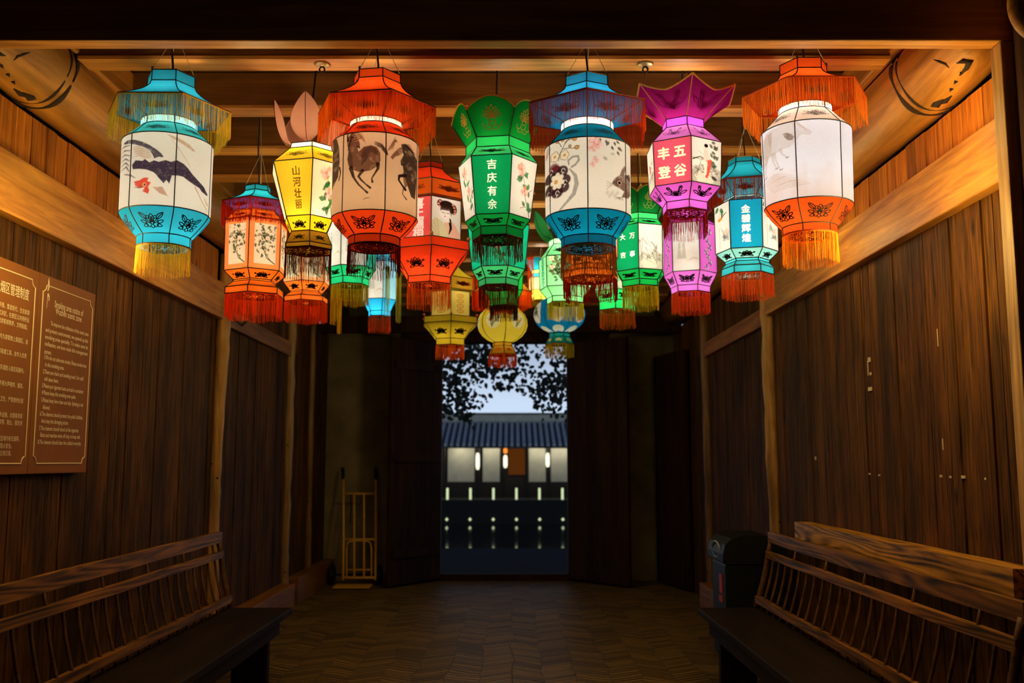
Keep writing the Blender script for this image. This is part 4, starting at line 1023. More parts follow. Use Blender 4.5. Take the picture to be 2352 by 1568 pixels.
def paint_rabbit(c):
    T = to_canvas(1350, 98, 346, 503, 18, 17, crop(1180, 100, 3.92)); O = srgb(214, 160, 84); PK = srgb(232, 120, 120); M = srgb(58, 26, 34); GR = srgb(128, 128, 124)
    c.line(T([(320, 930), (330, 1000), (300, 1080)]), [2, 8, 3], GR, .5, .4); c.line(T([(310, 980), (300, 1060)]), [2, 5], srgb(226, 120, 70), .7)
    for p in ([(412, 1105), (430, 1040), (470, 970), (520, 915)], [(440, 990), (425, 960), (405, 945)], [(470, 960), (490, 940), (555, 930)], [(450, 1010), (500, 1005), (560, 1010), (600, 990)], [(520, 1005), (515, 985)]): c.line(T(p), 1.4, srgb(60, 50, 40))
    for x, y, r in ((405, 945, 4), (452, 935, 4), (520, 897, 5), (557, 930, 6), (515, 988, 4), (575, 1003, 6)): q = T([(x, y)])[0]; c.ell(*q, r, r*.9, srgb(70, 54, 40), .9); c.ell(*q, r-1.2, r*.9-1.2, O, .9)
    for x, y in ((380, 1068), (467, 1062)):
        q = T([(x, y)])[0]
        for i in range(5): a = i*1.257; c.ell(q[0]+5*math.cos(a), q[1]+6*math.sin(a), 6.5, 6.5, srgb(70, 54, 40), .8); 
        for i in range(5): a = i*1.257; c.ell(q[0]+5*math.cos(a), q[1]+6*math.sin(a), 5.3, 5.3, srgb(244, 226, 196), 1)
        c.ell(*q, 3.5, 3.5, O)
    c.line(T([(505, 1145), (500, 1110), (540, 1080), (585, 1078), (592, 1110), (560, 1150), (530, 1165)]), [3, 5, 4, 5, 4, 5], GR, .8, .3)
    c.line(T([(510, 1180), (560, 1240), (570, 1310), (545, 1390), (490, 1450), (420, 1520)]), [3, 8, 10, 9, 6, 4], GR, .75, .25)
    q = T([(400, 1275)])[0]
    for a, rx, ry in ((2.5, 17, 13), (3.6, 16, 12), (1.6, 15, 12), (.7, 15, 12), (5.4, 15, 12), (4.5, 14, 11), (.0, 14, 11)): c.ell(q[0]+18*math.cos(a), q[1]+25*math.sin(a), rx, ry*1.15, M, .95, 0, .2)
    c.ell(*T([(370, 1160)])[0], 14, 12, srgb(110, 30, 40), .85, 0, .4)
    for i in range(7): a = i*.9+.3; c.ell(q[0]+9*math.cos(a), q[1]+11*math.sin(a), 9, 6.5, srgb(240, 228, 204), .95, a, .3)
    c.ell(q[0]-3, q[1]+1, 5, 5.5, O)
    for x, y in ((455, 1190), (470, 1290), (345, 1195), (320, 1380), (400, 1375)): p = T([(x, y)])[0]; c.line(arc(p[0], p[1], 4, 0, 300, 8, 5), 1.2, srgb(240, 230, 220)); c.line([(p[0], p[1]+4), (p[0]-3, p[1]+10)], 1.2, srgb(240, 230, 220))
    DK = srgb(38, 40, 54); rd = random.Random(5)
    for i in range(20): x = rd.uniform(710, 940); y = 850+max(0, (x-760))*.75+rd.uniform(-60, 70); p = T([(x, y)])[0]; c.leaf(p[0], p[1], rd.uniform(8, 14), rd.uniform(.3, 2.2), DK, .85)
    for x, y, r in ((725, 965, 15), (705, 1010, 12), (760, 985, 12), (735, 1110, 9), (712, 1150, 8)): c.blossom(*T([(x, y)])[0], r, srgb(240, 170, 160), PK, x)
    c.ell(*T([(885, 1060)])[0], 6, 4, GR, .5, 0, .7); c.ell(*T([(820, 1100)])[0], 7, 5, GR, .6, .6, .6)
    R1, R2 = srgb(116, 82, 66), srgb(66, 44, 40)
    c.poly(T([(878,1305),(895,1270),(935,1240),(985,1230),(1020,1225),(1040,1260),(1042,1400),(1020,1425),(960,1420),(985,1370),(930,1340),(895,1325)]), R1, .95, .35, .1, 3)
    c.poly(T([(945, 1240), (965, 1185), (990, 1150), (1002, 1175), (985, 1235)]), R1, .9, .3, .15, 4); c.poly(T([(1000, 1245), (1030, 1215), (1045, 1240), (1040, 1290)]), R2, .8, .4, .15, 5)
    c.poly(T([(878, 1305), (900, 1280), (935, 1270), (960, 1300), (930, 1330)]), R2, .6, .5, .2, 6); p = T([(942, 1300)])[0]; c.ell(*p, 5, 5, srgb(220, 180, 150), .9); c.ell(*p, 3.6, 3.6, srgb(24, 14, 12))
    for i in range(4): c.line(T([(880, 1310+i*4), (830, 1290+i*22)]), .8, srgb(80, 60, 50), .8)
    for i in range(3): c.line(arc(*T([(925+i*16, 1440)])[0], 4, 0, 180, 6, 5), 1., srgb(80, 60, 50))
    for i in range(5): c.ell(*T([(835+i*22, 1385+(i % 2)*25)])[0], 5, 8, GR, .35, .5, .8)
def paint_clouds(c):
    T = to_canvas(1855, 105, 308, 477, -14, -14, crop(1650, 60, 3.35)); Gp = srgb(196, 180, 160); n = c.noise(.04, 8)
    c.put(np.clip((c.Y/c.H-.55)*2.2+.8*(n-.5), 0, 1)*.4, srgb(214, 168, 116))
    c.poly(T([(515,965),(545,965),(580,985),(600,1005),(585,1028),(555,1024),(530,1000)]), srgb(74, 40, 36), .9, .5, .2)
    c.poly(T([(400,920),(432,915),(426,985),(415,1030),(400,985)]), srgb(150, 110, 86), .55, .6, .1); c.poly(T([(335,930),(390,905),(430,950),(420,1060),(380,1120),(345,1130)]), Gp, .5, .6, .06)
    # a pale brushed horse: hindquarters cut by the seam, legs down to dark hooves
    c.poly(T([(350,960),(400,900),(470,905),(520,880),(600,885),(650,930),(735,985),(720,1008),(650,1000),(600,1050),(560,1075),(500,1075),(440,1090),(370,1080),(345,1030)]), Gp, .42, .5, .05, 4)
    for p in ([(380, 1070), (372, 1140), (362, 1205)], [(440, 1080), (455, 1140), (480, 1205)], [(490, 1070), (505, 1110), (538, 1138)], [(425, 1080), (432, 1140), (455, 1190)]): c.line(T(p), [8, 4, 3], Gp, .5, .4)
    for i in range(6): c.line(T([(560+i*16, 905+i*9), (600+i*14, 890+i*12), (640+i*12, 915+i*14)]), [1, 3, 1], Gp, .45, .5, i)
    for x, y in ((490, 1212), (540, 1140), (362, 1212), (455, 1192)): c.poly(T([(x-14, y-3), (x, y+2), (x+16, y-5), (x+10, y+6), (x-8, y+6)]), srgb(70, 44, 36), .85, .4, .2)
    for i in range(9): y = 1235+i*14; c.line(T([(345+i*9, y+6), (430+i*22, y-2+(i % 3)*4), (520+i*24, y+5)]), [2, 6, 1], srgb(196, 156, 108), .32, .8, i)

# ------------------------------------------------------------------ lantern families
WHITE = srgb(236, 228, 216)
def hat_lantern(label, Y, cx, rot, crown_t, crown_b, rim, col_t, col_b, body_t, body_b, tap_b, band_t, band_b, fr_px, hat, collar, shoulder, body, base, hatfr, basefr, hatfr_px, shape='r', paint=None, rpaint=None, edge=BLACK, rimc=BROWN, mot=('peony', 'flower'), flare=None, watts=(1, 1), lc=(1, .89, .72), cordkw={}, under=None, frames=None, base2=None, shoulder_motif='flower', fringe2=None):
    rows = [(*crown_t, 'h'), (*crown_b, 'h'), (*rim, 'h'), (*col_t, shape), (*col_b, shape), (*body_t, shape), (*body_b, shape), (*tap_b, shape)]
    if flare: rows += [(*flare[0], shape), (*flare[1], shape)]
    rows += [(*band_b, shape)]
    L_ = Lantern(label, Y, cx, (body_t[0]+body_b[0])/2, rot, rows); nl = len(rows)-1
    L_.seg('hat', 0, 1, hat, fsub=4); L_.seg('hat', 1, 2, hat, curve=1.7, tsub=6, fsub=4)
    L_.seg('hat_underside', 2, 3, under or hat, motif='flower', mcol=BROWN, mw=1.6, msx=.6, msy=.62, tsub=3, fsub=8, flip=True)
    L_.seg('collar', 3, 4, collar); L_.seg('collar', 4, 5, shoulder, motif=shoulder_motif, msx=.66, msy=.72, mw=1.15, tsub=2)
    L_.seg('shade', 5, 6, body, paint=paint, rpaint=rpaint, tsub=2)
    L_.seg('base', 6, 7, base, motif=mot[0], mw=2.2, msx=.62, msy=.78, mflip=False, tsub=4, curve=1.25 if shape == 'r' else 1)
    if flare:
        L_.seg('base', 7, 8, base2 or base); L_.seg('base', 8, 9, base2 or base); L_.seg('base', 9, 10, base2 or base)
    else: L_.seg('base', 7, nl, base2 or base)
    L_.disc(nl, base)
    rings = [(0, edge), (1, BLACK), (2, rimc), (3, BLACK), (4, BLACK), (5, BLACK), (6, BLACK), (7, BLACK), (nl, rimc)]+([(8, BLACK), (9, BLACK)] if flare else [])
    ribs = [(0, 1, 1, BLACK), (1, 2, 1.7, BLACK), (2, 3, 1, rimc), (3, 4, 1, BLACK), (4, 5, 1, BLACK), (5, 6, 1, BLACK), (6, 7, 1.25 if shape == 'r' else 1, BLACK), (7, nl, 1, BLACK)] if not flare else [(0, 1, 1, BLACK), (1, 2, 1.7, BLACK), (2, 3, 1, rimc), (3, 4, 1, BLACK), (4, 5, 1, BLACK), (5, 6, 1, BLACK), (6, 7, 1, BLACK), (7, 8, 1, BLACK), (8, 9, 1, BLACK), (9, 10, 1, BLACK)]
    L_.wires(rings, ribs)
    L_.fringe('hat_fringe', 2, hatfr_px, hatfr)
    L_.fringe('base_fringe', nl, fr_px, basefr)
    if fringe2: L_.fringe('shoulder_fringe', 5, fringe2[0], fringe2[1])
    L_.cord(0, **cordkw)
    lo = basefr is DF; L_.bulb((.695, .24, .84) if lo else (.695, .33, .84, .09), (*watts, .45) if lo else (watts[0], watts[1]*.7, .45, .8), lc)
    return L_
YF, OF, RF, DF = srgb(250, 190, 60), srgb(252, 130, 34), srgb(216, 66, 26), srgb(92, 26, 14)
TEAL, TEAL2, ORANGE = srgb(46, 176, 206), srgb(70, 205, 210), srgb(244, 84, 24)

L1 = hat_lantern('blue hat lantern with yellow fringe, white drum painted with a dark rooster and red comb', 3.85, 383, 20,
    (178, 57), (202, 58), (258, 150), (283, 65), (300, 66), (335, 106), (497, 106), (548, 63), None, (570, 63), 60,
    TEAL, srgb(150, 224, 226), TEAL2, WHITE, TEAL, YF, YF, 66, rpaint=paint_rooster, watts=(1, 1), rimc=srgb(110, 50, 20)).finish()
L2 = hat_lantern('orange hat lantern with orange fringe, its tan drum painted with galloping horses', 3.85, 862, 17,
    (176, 55), (195, 56), (254, 141), (286, 60), (298, 60), (335, 98), (506, 99), (549, 60.5), None, (568, 60.5), 66,
    ORANGE, srgb(250, 232, 214), srgb(238, 66, 22), srgb(232, 196, 156), srgb(226, 70, 22), OF, DF, 70, rpaint=paint_horses, lc=(1, .8, .58), rimc=BLACK).finish()
L3 = hat_lantern('blue hat lantern with red fringe, white drum painted with a rabbit and dark flower', 3.85, 1350, 30,
    (185, 54), (207, 55), (258, 148), (288, 60), (305, 60), (346, 98), (503, 98), (551, 63), None, (571, 63), 66,
    srgb(44, 166, 222), srgb(226, 230, 232), srgb(16, 110, 140), WHITE, srgb(8, 124, 160), srgb(176, 52, 22), srgb(190, 96, 30), 68, rpaint=paint_rabbit, edge=srgb(196, 140, 50), rimc=srgb(110, 30, 18), base2=srgb(10, 86, 116)).finish()
L4 = hat_lantern('orange hat lantern with yellow-orange fringe beside the glowing plank wall, its white drum faintly brushed', 3.85, 1854, -17,
    (151, 56), (174, 56), (224, 150), (251, 62), (265, 62), (308, 105), (477, 103), (524, 64), None, (541, 64), 68,
    srgb(250, 88, 20), srgb(250, 240, 226), srgb(250, 226, 200), srgb(236, 238, 244), srgb(246, 86, 22), srgb(255, 156, 50), srgb(250, 160, 44), 70, rpaint=paint_clouds, lc=(1, .94, .86), watts=(1.15, 1.15), rimc=srgb(170, 60, 20)).finish()

# crowned lanterns -------------------------------------------------------------
def crown_lantern(label, Y, cx, rot, rim, neck_t, neck_b, body_t, body_b, tap_b, band_b, fr_px, crown, neck, shoulder, panel, base, fr, paint, arch, trimc=GOLD, cmot='crown', cmc=GOLD, smot='flower', bmot='scroll', edge=BLACK, watts=(1, 1), lc=(1, .89, .72), base2=None, cordkw={}):
    rows = [(*rim, 'h'), (*neck_t, 'h'), (*neck_b, 'h'), (*body_t, 'h'), (*body_b, 'h'), (*tap_b, 'h'), (*band_b, 'h')]
    L_ = Lantern(label, Y, cx, (body_t[0]+body_b[0])/2, rot, rows)
    L_.seg('crown', 1, 0, crown, motif=cmot, mcol=cmc, mw=2., msx=.68, msy=.66, mflip=True, arch=arch, tsub=10, fsub=24)
    L_.seg('collar', 1, 2, neck); L_.seg('collar', 2, 3, shoulder, motif=smot, mw=1.15, msx=.66, msy=.66)
    L_.seg('shade', 3, 4, panel, paint=paint)
    L_.seg('base', 4, 5, base, motif=bmot, mw=2., msx=.66, msy=.72); L_.seg('base', 5, 6, base2 or base)
    L_.disc(6, base)
    L_.wires([(1, edge), (2, edge), (3, edge), (4, edge), (5, edge), (6, edge)], [(1, 2, 1, edge), (2, 3, 1, edge), (3, 4, 1, edge), (4, 5, 1, edge), (5, 6, 1, edge), (1, 0, 1, trimc if cmot != 'crown' else BLACK)])
    mb = L_.mb('crown_edging')
    for k in range(6):
        f = np.linspace(0, 1, 33); p = L_.pos(1, 0, k, f, np.ones(33), 1, arch)
        mb.tube(p, (.0036 if L_.near else .003)*(1+.3*(np.arange(33) % 2)), 6, trimc)
    L_.fringe('base_fringe', 6, fr_px, fr)
    L_.cord(1, **cordkw); L_.bulb((.66, .33, .84, .09), (watts[0], watts[1]*.7, .75, .12 if sum(fr) < .25 else .8), lc)
    return L_
GR1, GR2 = srgb(20, 160, 62), srgb(40, 200, 96)
def lob(h): return lambda f: h*np.sin(PI*np.clip(f, 0, 1))**.75
def dip(d): return lambda f: -d*(1-np.abs(2*f-1)**1.4)
def lettered(chars, col, size=.2, y0=.16, dy=.19, bold=.035, x=.5, base=None, cols=1, sx=1.):
    def f(c):
        if base is not None: c.put(np.full(len(c.X), 1.), base)
        for i, ch in enumerate(chars): c.text(ch, c.W*x, c.H*(y0+dy*i), c.W*size, col, bold, sx)
    f.step = .55; return f
def squared(chars, col, base, size, xs, ys, bold=.05):
    def f(c):
        c.put(np.full(len(c.X), 1.), base)
        for i in range(24): c.put(np.clip(1-np.abs(c.Y-c.H*i/24)/1., 0, 1)*.12, tuple(q*.5 for q in base))
        for i, ch in enumerate(chars): c.text(ch, c.W*xs[i//2], c.H*ys[i % 2], c.W*size, col, bold)
    f.step = .55; return f
PINKF, LEAFG = srgb(244, 150, 120), srgb(56, 120, 58)
L5 = crown_lantern('green scalloped-crown lantern with four white characters down its green panel', 4.25, 1143, 10,
    (283, 108), (334, 74), (356, 74), (380, 92), (507, 76), (530, 59), (550, 59), 52, srgb(16, 146, 48), srgb(40, 190, 88), srgb(60, 196, 110), WHITE, srgb(16, 140, 58), DF,
    {0: lettered('吉庆有余', srgb(236, 246, 226), .27, .16, .225, .03, .5, srgb(14, 150, 84)), 1: spray(3, PINKF, srgb(226, 90, 70), srgb(70, 140, 80), srgb(110, 84, 60), 1), -1: spray(8, PINKF, srgb(226, 90, 70), srgb(90, 150, 90), srgb(110, 84, 60), 1)},
    lob(.062), cordkw=dict(dy=-.05)).finish()
PUR = srgb(200, 86, 190)
def figure(c):
    W_, H = c.W, c.H; ink_scene(12)(c)
    c.line([(W_*.05, H*.5), (W_*.3, H*.42), (W_*.6, H*.55)], [3, 2, 1], srgb(60, 50, 36)); 
    for i in range(14): c.leaf(W_*(.66+.25*((i*7) % 5)/5), H*(.06+.6*i/14), W_*.16, i*1.3, srgb(64, 76, 52), .85)
    c.ell(W_*.47, H*.2, W_*.06, H*.05, srgb(240, 214, 190)); c.ell(W_*.49, H*.155, W_*.07, H*.045, srgb(26, 22, 24)); c.poly([(W_*.42, H*.25), (W_*.55, H*.25), (W_*.62, H*.5), (W_*.4, H*.5)], srgb(226, 206, 190), 1)
    c.poly([(W_*.5, H*.48), (W_*.68, H*.45), (W_*.62, H*.7), (W_*.54, H*.88), (W_*.46, H*.86)], srgb(206, 60, 40), .95, .3, .2); c.poly([(W_*.44, H*.5), (W_*.54, H*.5), (W_*.5, H*.8), (W_*.42, H*.84)], srgb(240, 226, 206), .9)
    c.ell(W_*.76, H*.86, W_*.12, H*.05, srgb(36, 32, 30), .9, .4, .4)
L7 = crown_lantern('purple star-crown lantern with a pink panel of four cream characters', 4.12, 1571, 19,
    (216, 126), (283, 50), (302, 50), (341, 91), (440, 87), (471, 54), (489, 54), 58, srgb(190, 34, 136), srgb(186, 70, 200), srgb(214, 120, 200), WHITE, PUR, srgb(150, 36, 22),
    {0: squared('五谷丰登', srgb(250, 240, 200), srgb(218, 86, 108), .34, (.7, .27), (.3, .72)), 1: figure, -1: ink_scene(5, srgb(214, 80, 40))},
    dip(.05), cmot='rose', cmc=srgb(255, 226, 180), bmot='rose', smot='rose', edge=srgb(60, 24, 34), cordkw=dict(dy=-.1)).finish()

# lotus-bud lanterns -----------------------------------------------------------
def bud_lantern(label, Y, cx, rot, neck_t, neck_b, body_t, body_b, tap_b, flare, band_b, fr_px, petalc, neck, shoulder, panel, base, fr, paint, pet, smot='flower', bmot='lotus', watts=(1, 1), lc=(1, .89, .72), petrot=90, base2=None, cordkw={}):
    rows = [(*neck_t, 'h'), (*neck_b, 'h'), (*body_t, 'h'), (*body_b, 'h'), (*tap_b, 'h')]+([(*flare, 'h')] if flare else [])+[(*band_b, 'h')]
    L_ = Lantern(label, Y, cx, (body_t[0]+body_b[0])/2, rot, rows); nl = len(rows)-1
    L_.seg('collar', 0, 1, neck); L_.seg('collar', 1, 2, shoulder, motif=smot, mw=1.15, msx=.64, msy=.66)
    L_.seg('shade', 2, 3, panel, paint=paint)
    L_.seg('base', 3, 4, base, motif=bmot, mw=2., msx=.66, msy=.72)
    for i in range(4, nl): L_.seg('base', i, i+1, base2 or base, motif=bmot if flare and i == 4 else None, mw=1.4, msx=.55, msy=.6)
    L_.disc(nl, base2 or base)
    L_.wires([(i, BLACK) for i in range(nl+1)], [(i, i+1, 1, BLACK) for i in range(nl)])
    LP, WP, out = pet; LP /= L_.px; WP /= L_.px
    z0, r0, _ = L_.rows[0]
    for q in range(5):
        a = math.radians(petrot+L_.dA+72*q); er = np.array([math.cos(a), -math.sin(a), 0]); et = np.array([math.sin(a), math.cos(a), 0]); c0 = np.array([L_.X, L_.Yc, z0])+er*r0*.85
        p, w = np.meshgrid(np.linspace(0, 1, 17), np.linspace(-1, 1, 11), indexing='ij')
        wid = WP*(np.sin(PI*np.clip(p, 0, 1)**.78)**.8*.96+.04*(1-p)); prof = out*LP*(1.35*np.sqrt(p)-.55*p-.02*p**2)
        cup = wid*.55*(w**2)
        V = c0+er*(prof-cup*.0-0)[..., None]+et*(w*wid)[..., None]-er*(cup)[..., None]*.6+np.array([0, 0, 1])*(LP*p)[..., None]
        mb = L_.mb('petal%d' % q); idx = np.arange(17*11).reshape(17, 11)
        mb.add(V.reshape(-1, 3), np.stack([idx[:-1, :-1], idx[1:, :-1], idx[1:, 1:], idx[:-1, 1:]], -1).reshape(-1, 4), petalc)
        mid = V[:, 5]+er*.0015; mb.tube(mid, .0013, 4, BLACK, 1); mb.tube(np.concatenate([V[:, 0], V[::-1, 10]]), .0012, 4, tuple(x*.5 for x in petalc), 1)
    L_.fringe('base_fringe', nl, fr_px, fr); L_.cord(0, strings=False, **cordkw); L_.bulb((.8, .3, .97, .08), (*watts, 1., .12 if sum(fr) < .25 else .6), lc)
    return L_
GO = srgb(226, 168, 20)
L6 = bud_lantern('yellow lantern topped by peach lotus petals, with four brown characters down one panel', 4.2, 711, 27,
    (340, 52), (352, 55), (391, 98), (507, 61), (538, 46), (566, 60), (576, 60), 64, srgb(250, 170, 126), srgb(236, 222, 190), srgb(236, 190, 40), srgb(244, 226, 180), srgb(226, 170, 20), DF,
    {0: lettered('山河壮丽', srgb(112, 40, 16), .24, .2, .2, .02, .55, srgb(232, 190, 40)), 1: spray(21, srgb(246, 160, 120), srgb(230, 90, 60), srgb(40, 112, 50), srgb(90, 70, 50), 1)}, (104, 36, .52), petrot=100, base2=srgb(176, 120, 24), cordkw=dict(dy=.1)).finish()
def framed(fn, mount):
    """a picture inset in a coloured silk mount"""
    def f(c):
        x0, x1, y0, y1 = c.W*.17, c.W*.86, c.H*.12, c.H*.9
        m = (c.X > x0) & (c.X < x1) & (c.Y > y0) & (c.Y < y1)
        s = Canvas((c.X-x0)/(x1-x0)*c.W, (c.Y-y0)/(y1-y0)*c.H, c.W, c.H, srgb(216, 202, 166)); fn(s)
        c.put(np.full(len(c.X), 1.), mount); c.C[m] = s.C[m]
    return f
def bird(seed):
    def f(c):
        W_, H = c.W, c.H; rd = random.Random(seed)
        for x, y, a in ((.35, .1, .5), (.55, .12, 1.9), (.3, .05, 2.6)): c.leaf(W_*x, H*y, W_*.3, a, srgb(40, 110, 60))
        c.line([(W_*.35, H*.16), (W_*.3, H*.3)], 1, srgb(90, 80, 60)); c.poly([(W_*.2, H*.31), (W_*.45, H*.27), (W_*.7, H*.22), (W_*.45, H*.34), (W_*.3, H*.36)], srgb(226, 150, 40)); c.line([(W_*.45, H*.29), (W_*.78, H*.22)], 2, srgb(50, 40, 36))
        for i in range(9): c.poly([(W_*rd.uniform(.35, .95), H*rd.uniform(.45, .85)) for _ in range(4)], srgb(*rd.choice(((150, 156, 150), (110, 140, 110), (96, 96, 100)))), .5, .7, .2, i)
        c.line([(W_*.3, H*.5), (W_*.32, H*.75), (W_*.3, H*.92)], 1, srgb(120, 110, 100)); c.blossom(W_*.75, H*.62, W_*.15, srgb(240, 200, 180), srgb(226, 130, 90), seed)
    return f
def mist(seed):
    def f(c):
        c.put(np.full(len(c.X), 1.), srgb(226, 222, 214)); n = c.noise(.05, seed); c.put(np.clip(n*1.2-.3, 0, 1)*.5, srgb(170, 160, 140))
        c.put(np.clip(1-c.Y/c.H*1.6, 0, 1)*.4, srgb(200, 206, 226))
        for i, x in enumerate((.26, .42)): c.poly([(c.W*(x-.03), c.H*.42), (c.W*(x+.03), c.H*.42), (c.W*(x+.09), c.H*.75), (c.W*(x-.09), c.H*.75)], srgb(150, 146, 130), .6, .5, .15, seed); c.ell(c.W*x, c.H*.38, c.W*.035, c.H*.03, srgb(170, 150, 130), .7, 0, .4)
        c.line(arc(c.W*.75, c.H*.4, c.W*.08, 0, 360, 12), 1, srgb(170, 150, 120), .6); c.line([(c.W*.55, c.H*.8), (c.W*.8, c.H*.74), (c.W, c.H*.8)], [1, 3, 1], srgb(170, 140, 90), .6, .5)
    return f
def purple_side(c):
    for i in range(9): c.blossom(c.W*(.5+.12*math.sin(i*2.1)), c.H*(.08+.105*i), c.W*.14, srgb(90, 30, 90), srgb(50, 16, 50), i)
# ------------------------------------------------------------------ second row and beyond
L8 = hat_lantern('blue-topped orange lantern with red fringe and ink shrubs on its panels, beside the crooked post', 5.0, 588, 43,
    (430, 30), (442, 31), (471, 84), (489, 52), (492, 52), (513, 75), (628, 74), (647, 51), None, (680, 70), 54,
    srgb(36, 170, 180), srgb(250, 130, 50), srgb(240, 110, 30), srgb(246, 150, 90), srgb(246, 110, 24), srgb(196, 50, 30), srgb(244, 84, 34), 58, shape='h',
    paint={k: framed(garden(30+k), srgb(248, 140, 70)) for k in (-1, 0, 1)}, flare=((651, 51), (665, 70)), mot=('lotus', 'flower'), under=srgb(130, 110, 190), fringe2=(9, srgb(236, 90, 30)), cordkw=dict(sc=(.5, .42, .25))).finish()
L9 = hat_lantern('small orange lantern with red fringe hanging behind the yellow lotus-petal lantern', 6.3, 705, 43,
    (520, 22), (527, 23), (546, 58), (556, 38), (559, 38), (572, 55), (652, 55), (671, 38), None, (695, 52), 45,
    srgb(36, 170, 180), srgb(250, 130, 50), srgb(240, 110, 30), srgb(250, 190, 140), srgb(248, 116, 34), srgb(196, 50, 30), srgb(244, 84, 34), 34, shape='h',
    paint={k: framed(garden(40+k), srgb(250, 170, 110)) for k in (-1, 0, 1)}, flare=((674, 38), (684, 52)), mot=('lotus', 'flower'), under=srgb(130, 110, 190)).finish()
L20 = hat_lantern('orange lantern with dark red fringe hanging behind the blue rabbit lantern', 5.0, 1355, 40,
    (395, 27), (407, 28), (436, 76), (452, 47), (455, 47), (474, 68), (590, 67), (610, 46), None, (641, 66), 50,
    srgb(240, 100, 30), srgb(250, 130, 50), srgb(240, 110, 30), srgb(248, 150, 90), srgb(248, 116, 24), srgb(196, 50, 30), srgb(140, 34, 18), 40, shape='h',
    paint={k: framed(garden(50+k), srgb(248, 150, 80)) for k in (-1, 0, 1)}, flare=((613, 46), (627, 66)), mot=('lotus', 'flower')).finish()
L24 = hat_lantern('blue six-sided lantern with red fringe and four white characters down its blue panel', 4.9, 1714, 0,
    (368, 37), (380, 38), (427, 90), (458, 50), (462, 50), (473, 73), (581, 72), (600, 51), None, (633, 60), 54,
    srgb(30, 150, 170), srgb(150, 220, 226), srgb(30, 160, 190), srgb(238, 236, 230), srgb(150, 226, 216), srgb(150, 44, 22), srgb(250, 96, 38), 54, shape='h',
    paint={0: lettered('金碧辉煌', srgb(250, 252, 252), .29, .2, .2, .05, .5, srgb(24, 160, 204)), -1: bird(1), 1: bird(2)}, flare=((606, 50), (617, 60)), mot=('lotus', 'flower'), edge=srgb(186, 140, 50), base2=srgb(60, 190, 200), cordkw=dict(sc=(.6, .5, .3))).finish()

# tray lanterns ----------------------------------------------------------------
def tray_lantern(label, Y, cx, rot, crown_t, crown_b, rim, val_b, body_t, body_b, tray_t, tray_b, bowl_b, band_b, fr_px, hat, val, panel, tray, fr, paint, watts=(1, 1), lc=(1, .86, .7), bowl_mid=None, ballc=GOLD, valfr=None, cordkw={}):
    rows = [(*crown_t, 'h'), (*crown_b, 'h'), (*rim, 'h'), (*val_b, 'h'), (*body_t, 'h'), (*body_b, 'h'), (*tray_t, 'h'), (*tray_b, 'h'), (*bowl_b, 'h'), (*band_b, 'h')]
    L_ = Lantern(label, Y, cx, (body_t[0]+body_b[0])/2, rot, rows)
    L_.seg('hat', 0, 1, hat); L_.seg('hat', 1, 2, hat, curve=1.5, tsub=5, fsub=2)
    L_.seg('valance', 2, 3, val, motif='flower', mcol=srgb(110, 40, 16), mw=1.6, msx=.6, msy=.62)
    L_.seg('shade', 4, 5, panel, paint=paint)
    L_.seg('tray', 6, 7, tray); L_.seg('tray', 7, 8, tray, motif='lotus', mw=2.2, msx=.62, msy=.5, tsub=3, curve=.8)
    L_.seg('base', 8, 9, tray); L_.disc(9, tray)
    L_.seg('tray_floor', 6, 5, tray)
    e = srgb(70, 34, 14)
    L_.wires([(0, BLACK), (1, BLACK), (2, BLACK), (3, e), (4, BLACK), (5, BLACK), (6, e), (7, BLACK), (8, BLACK), (9, e)], [(0, 1, 1, BLACK), (1, 2, 1.5, BLACK), (2, 3, 1, BLACK), (4, 5, 1, BLACK), (6, 7, 1, e), (7, 8, .8, BLACK), (8, 9, 1, BLACK)])
    for k in range(6): c = L_.ring(6, k, np.array([0.]))[0]; L_.ball((c[0], c[1], c[2]+.012), .011, ballc)
    L_.fringe('base_fringe', 9, fr_px, fr)
    if valfr: L_.fringe('valance_fringe', 3, *valfr)
    L_.cord(0, **cordkw); L_.bulb((.66, .2, .06), (*watts, .7*watts[1]), lc)
    return L_
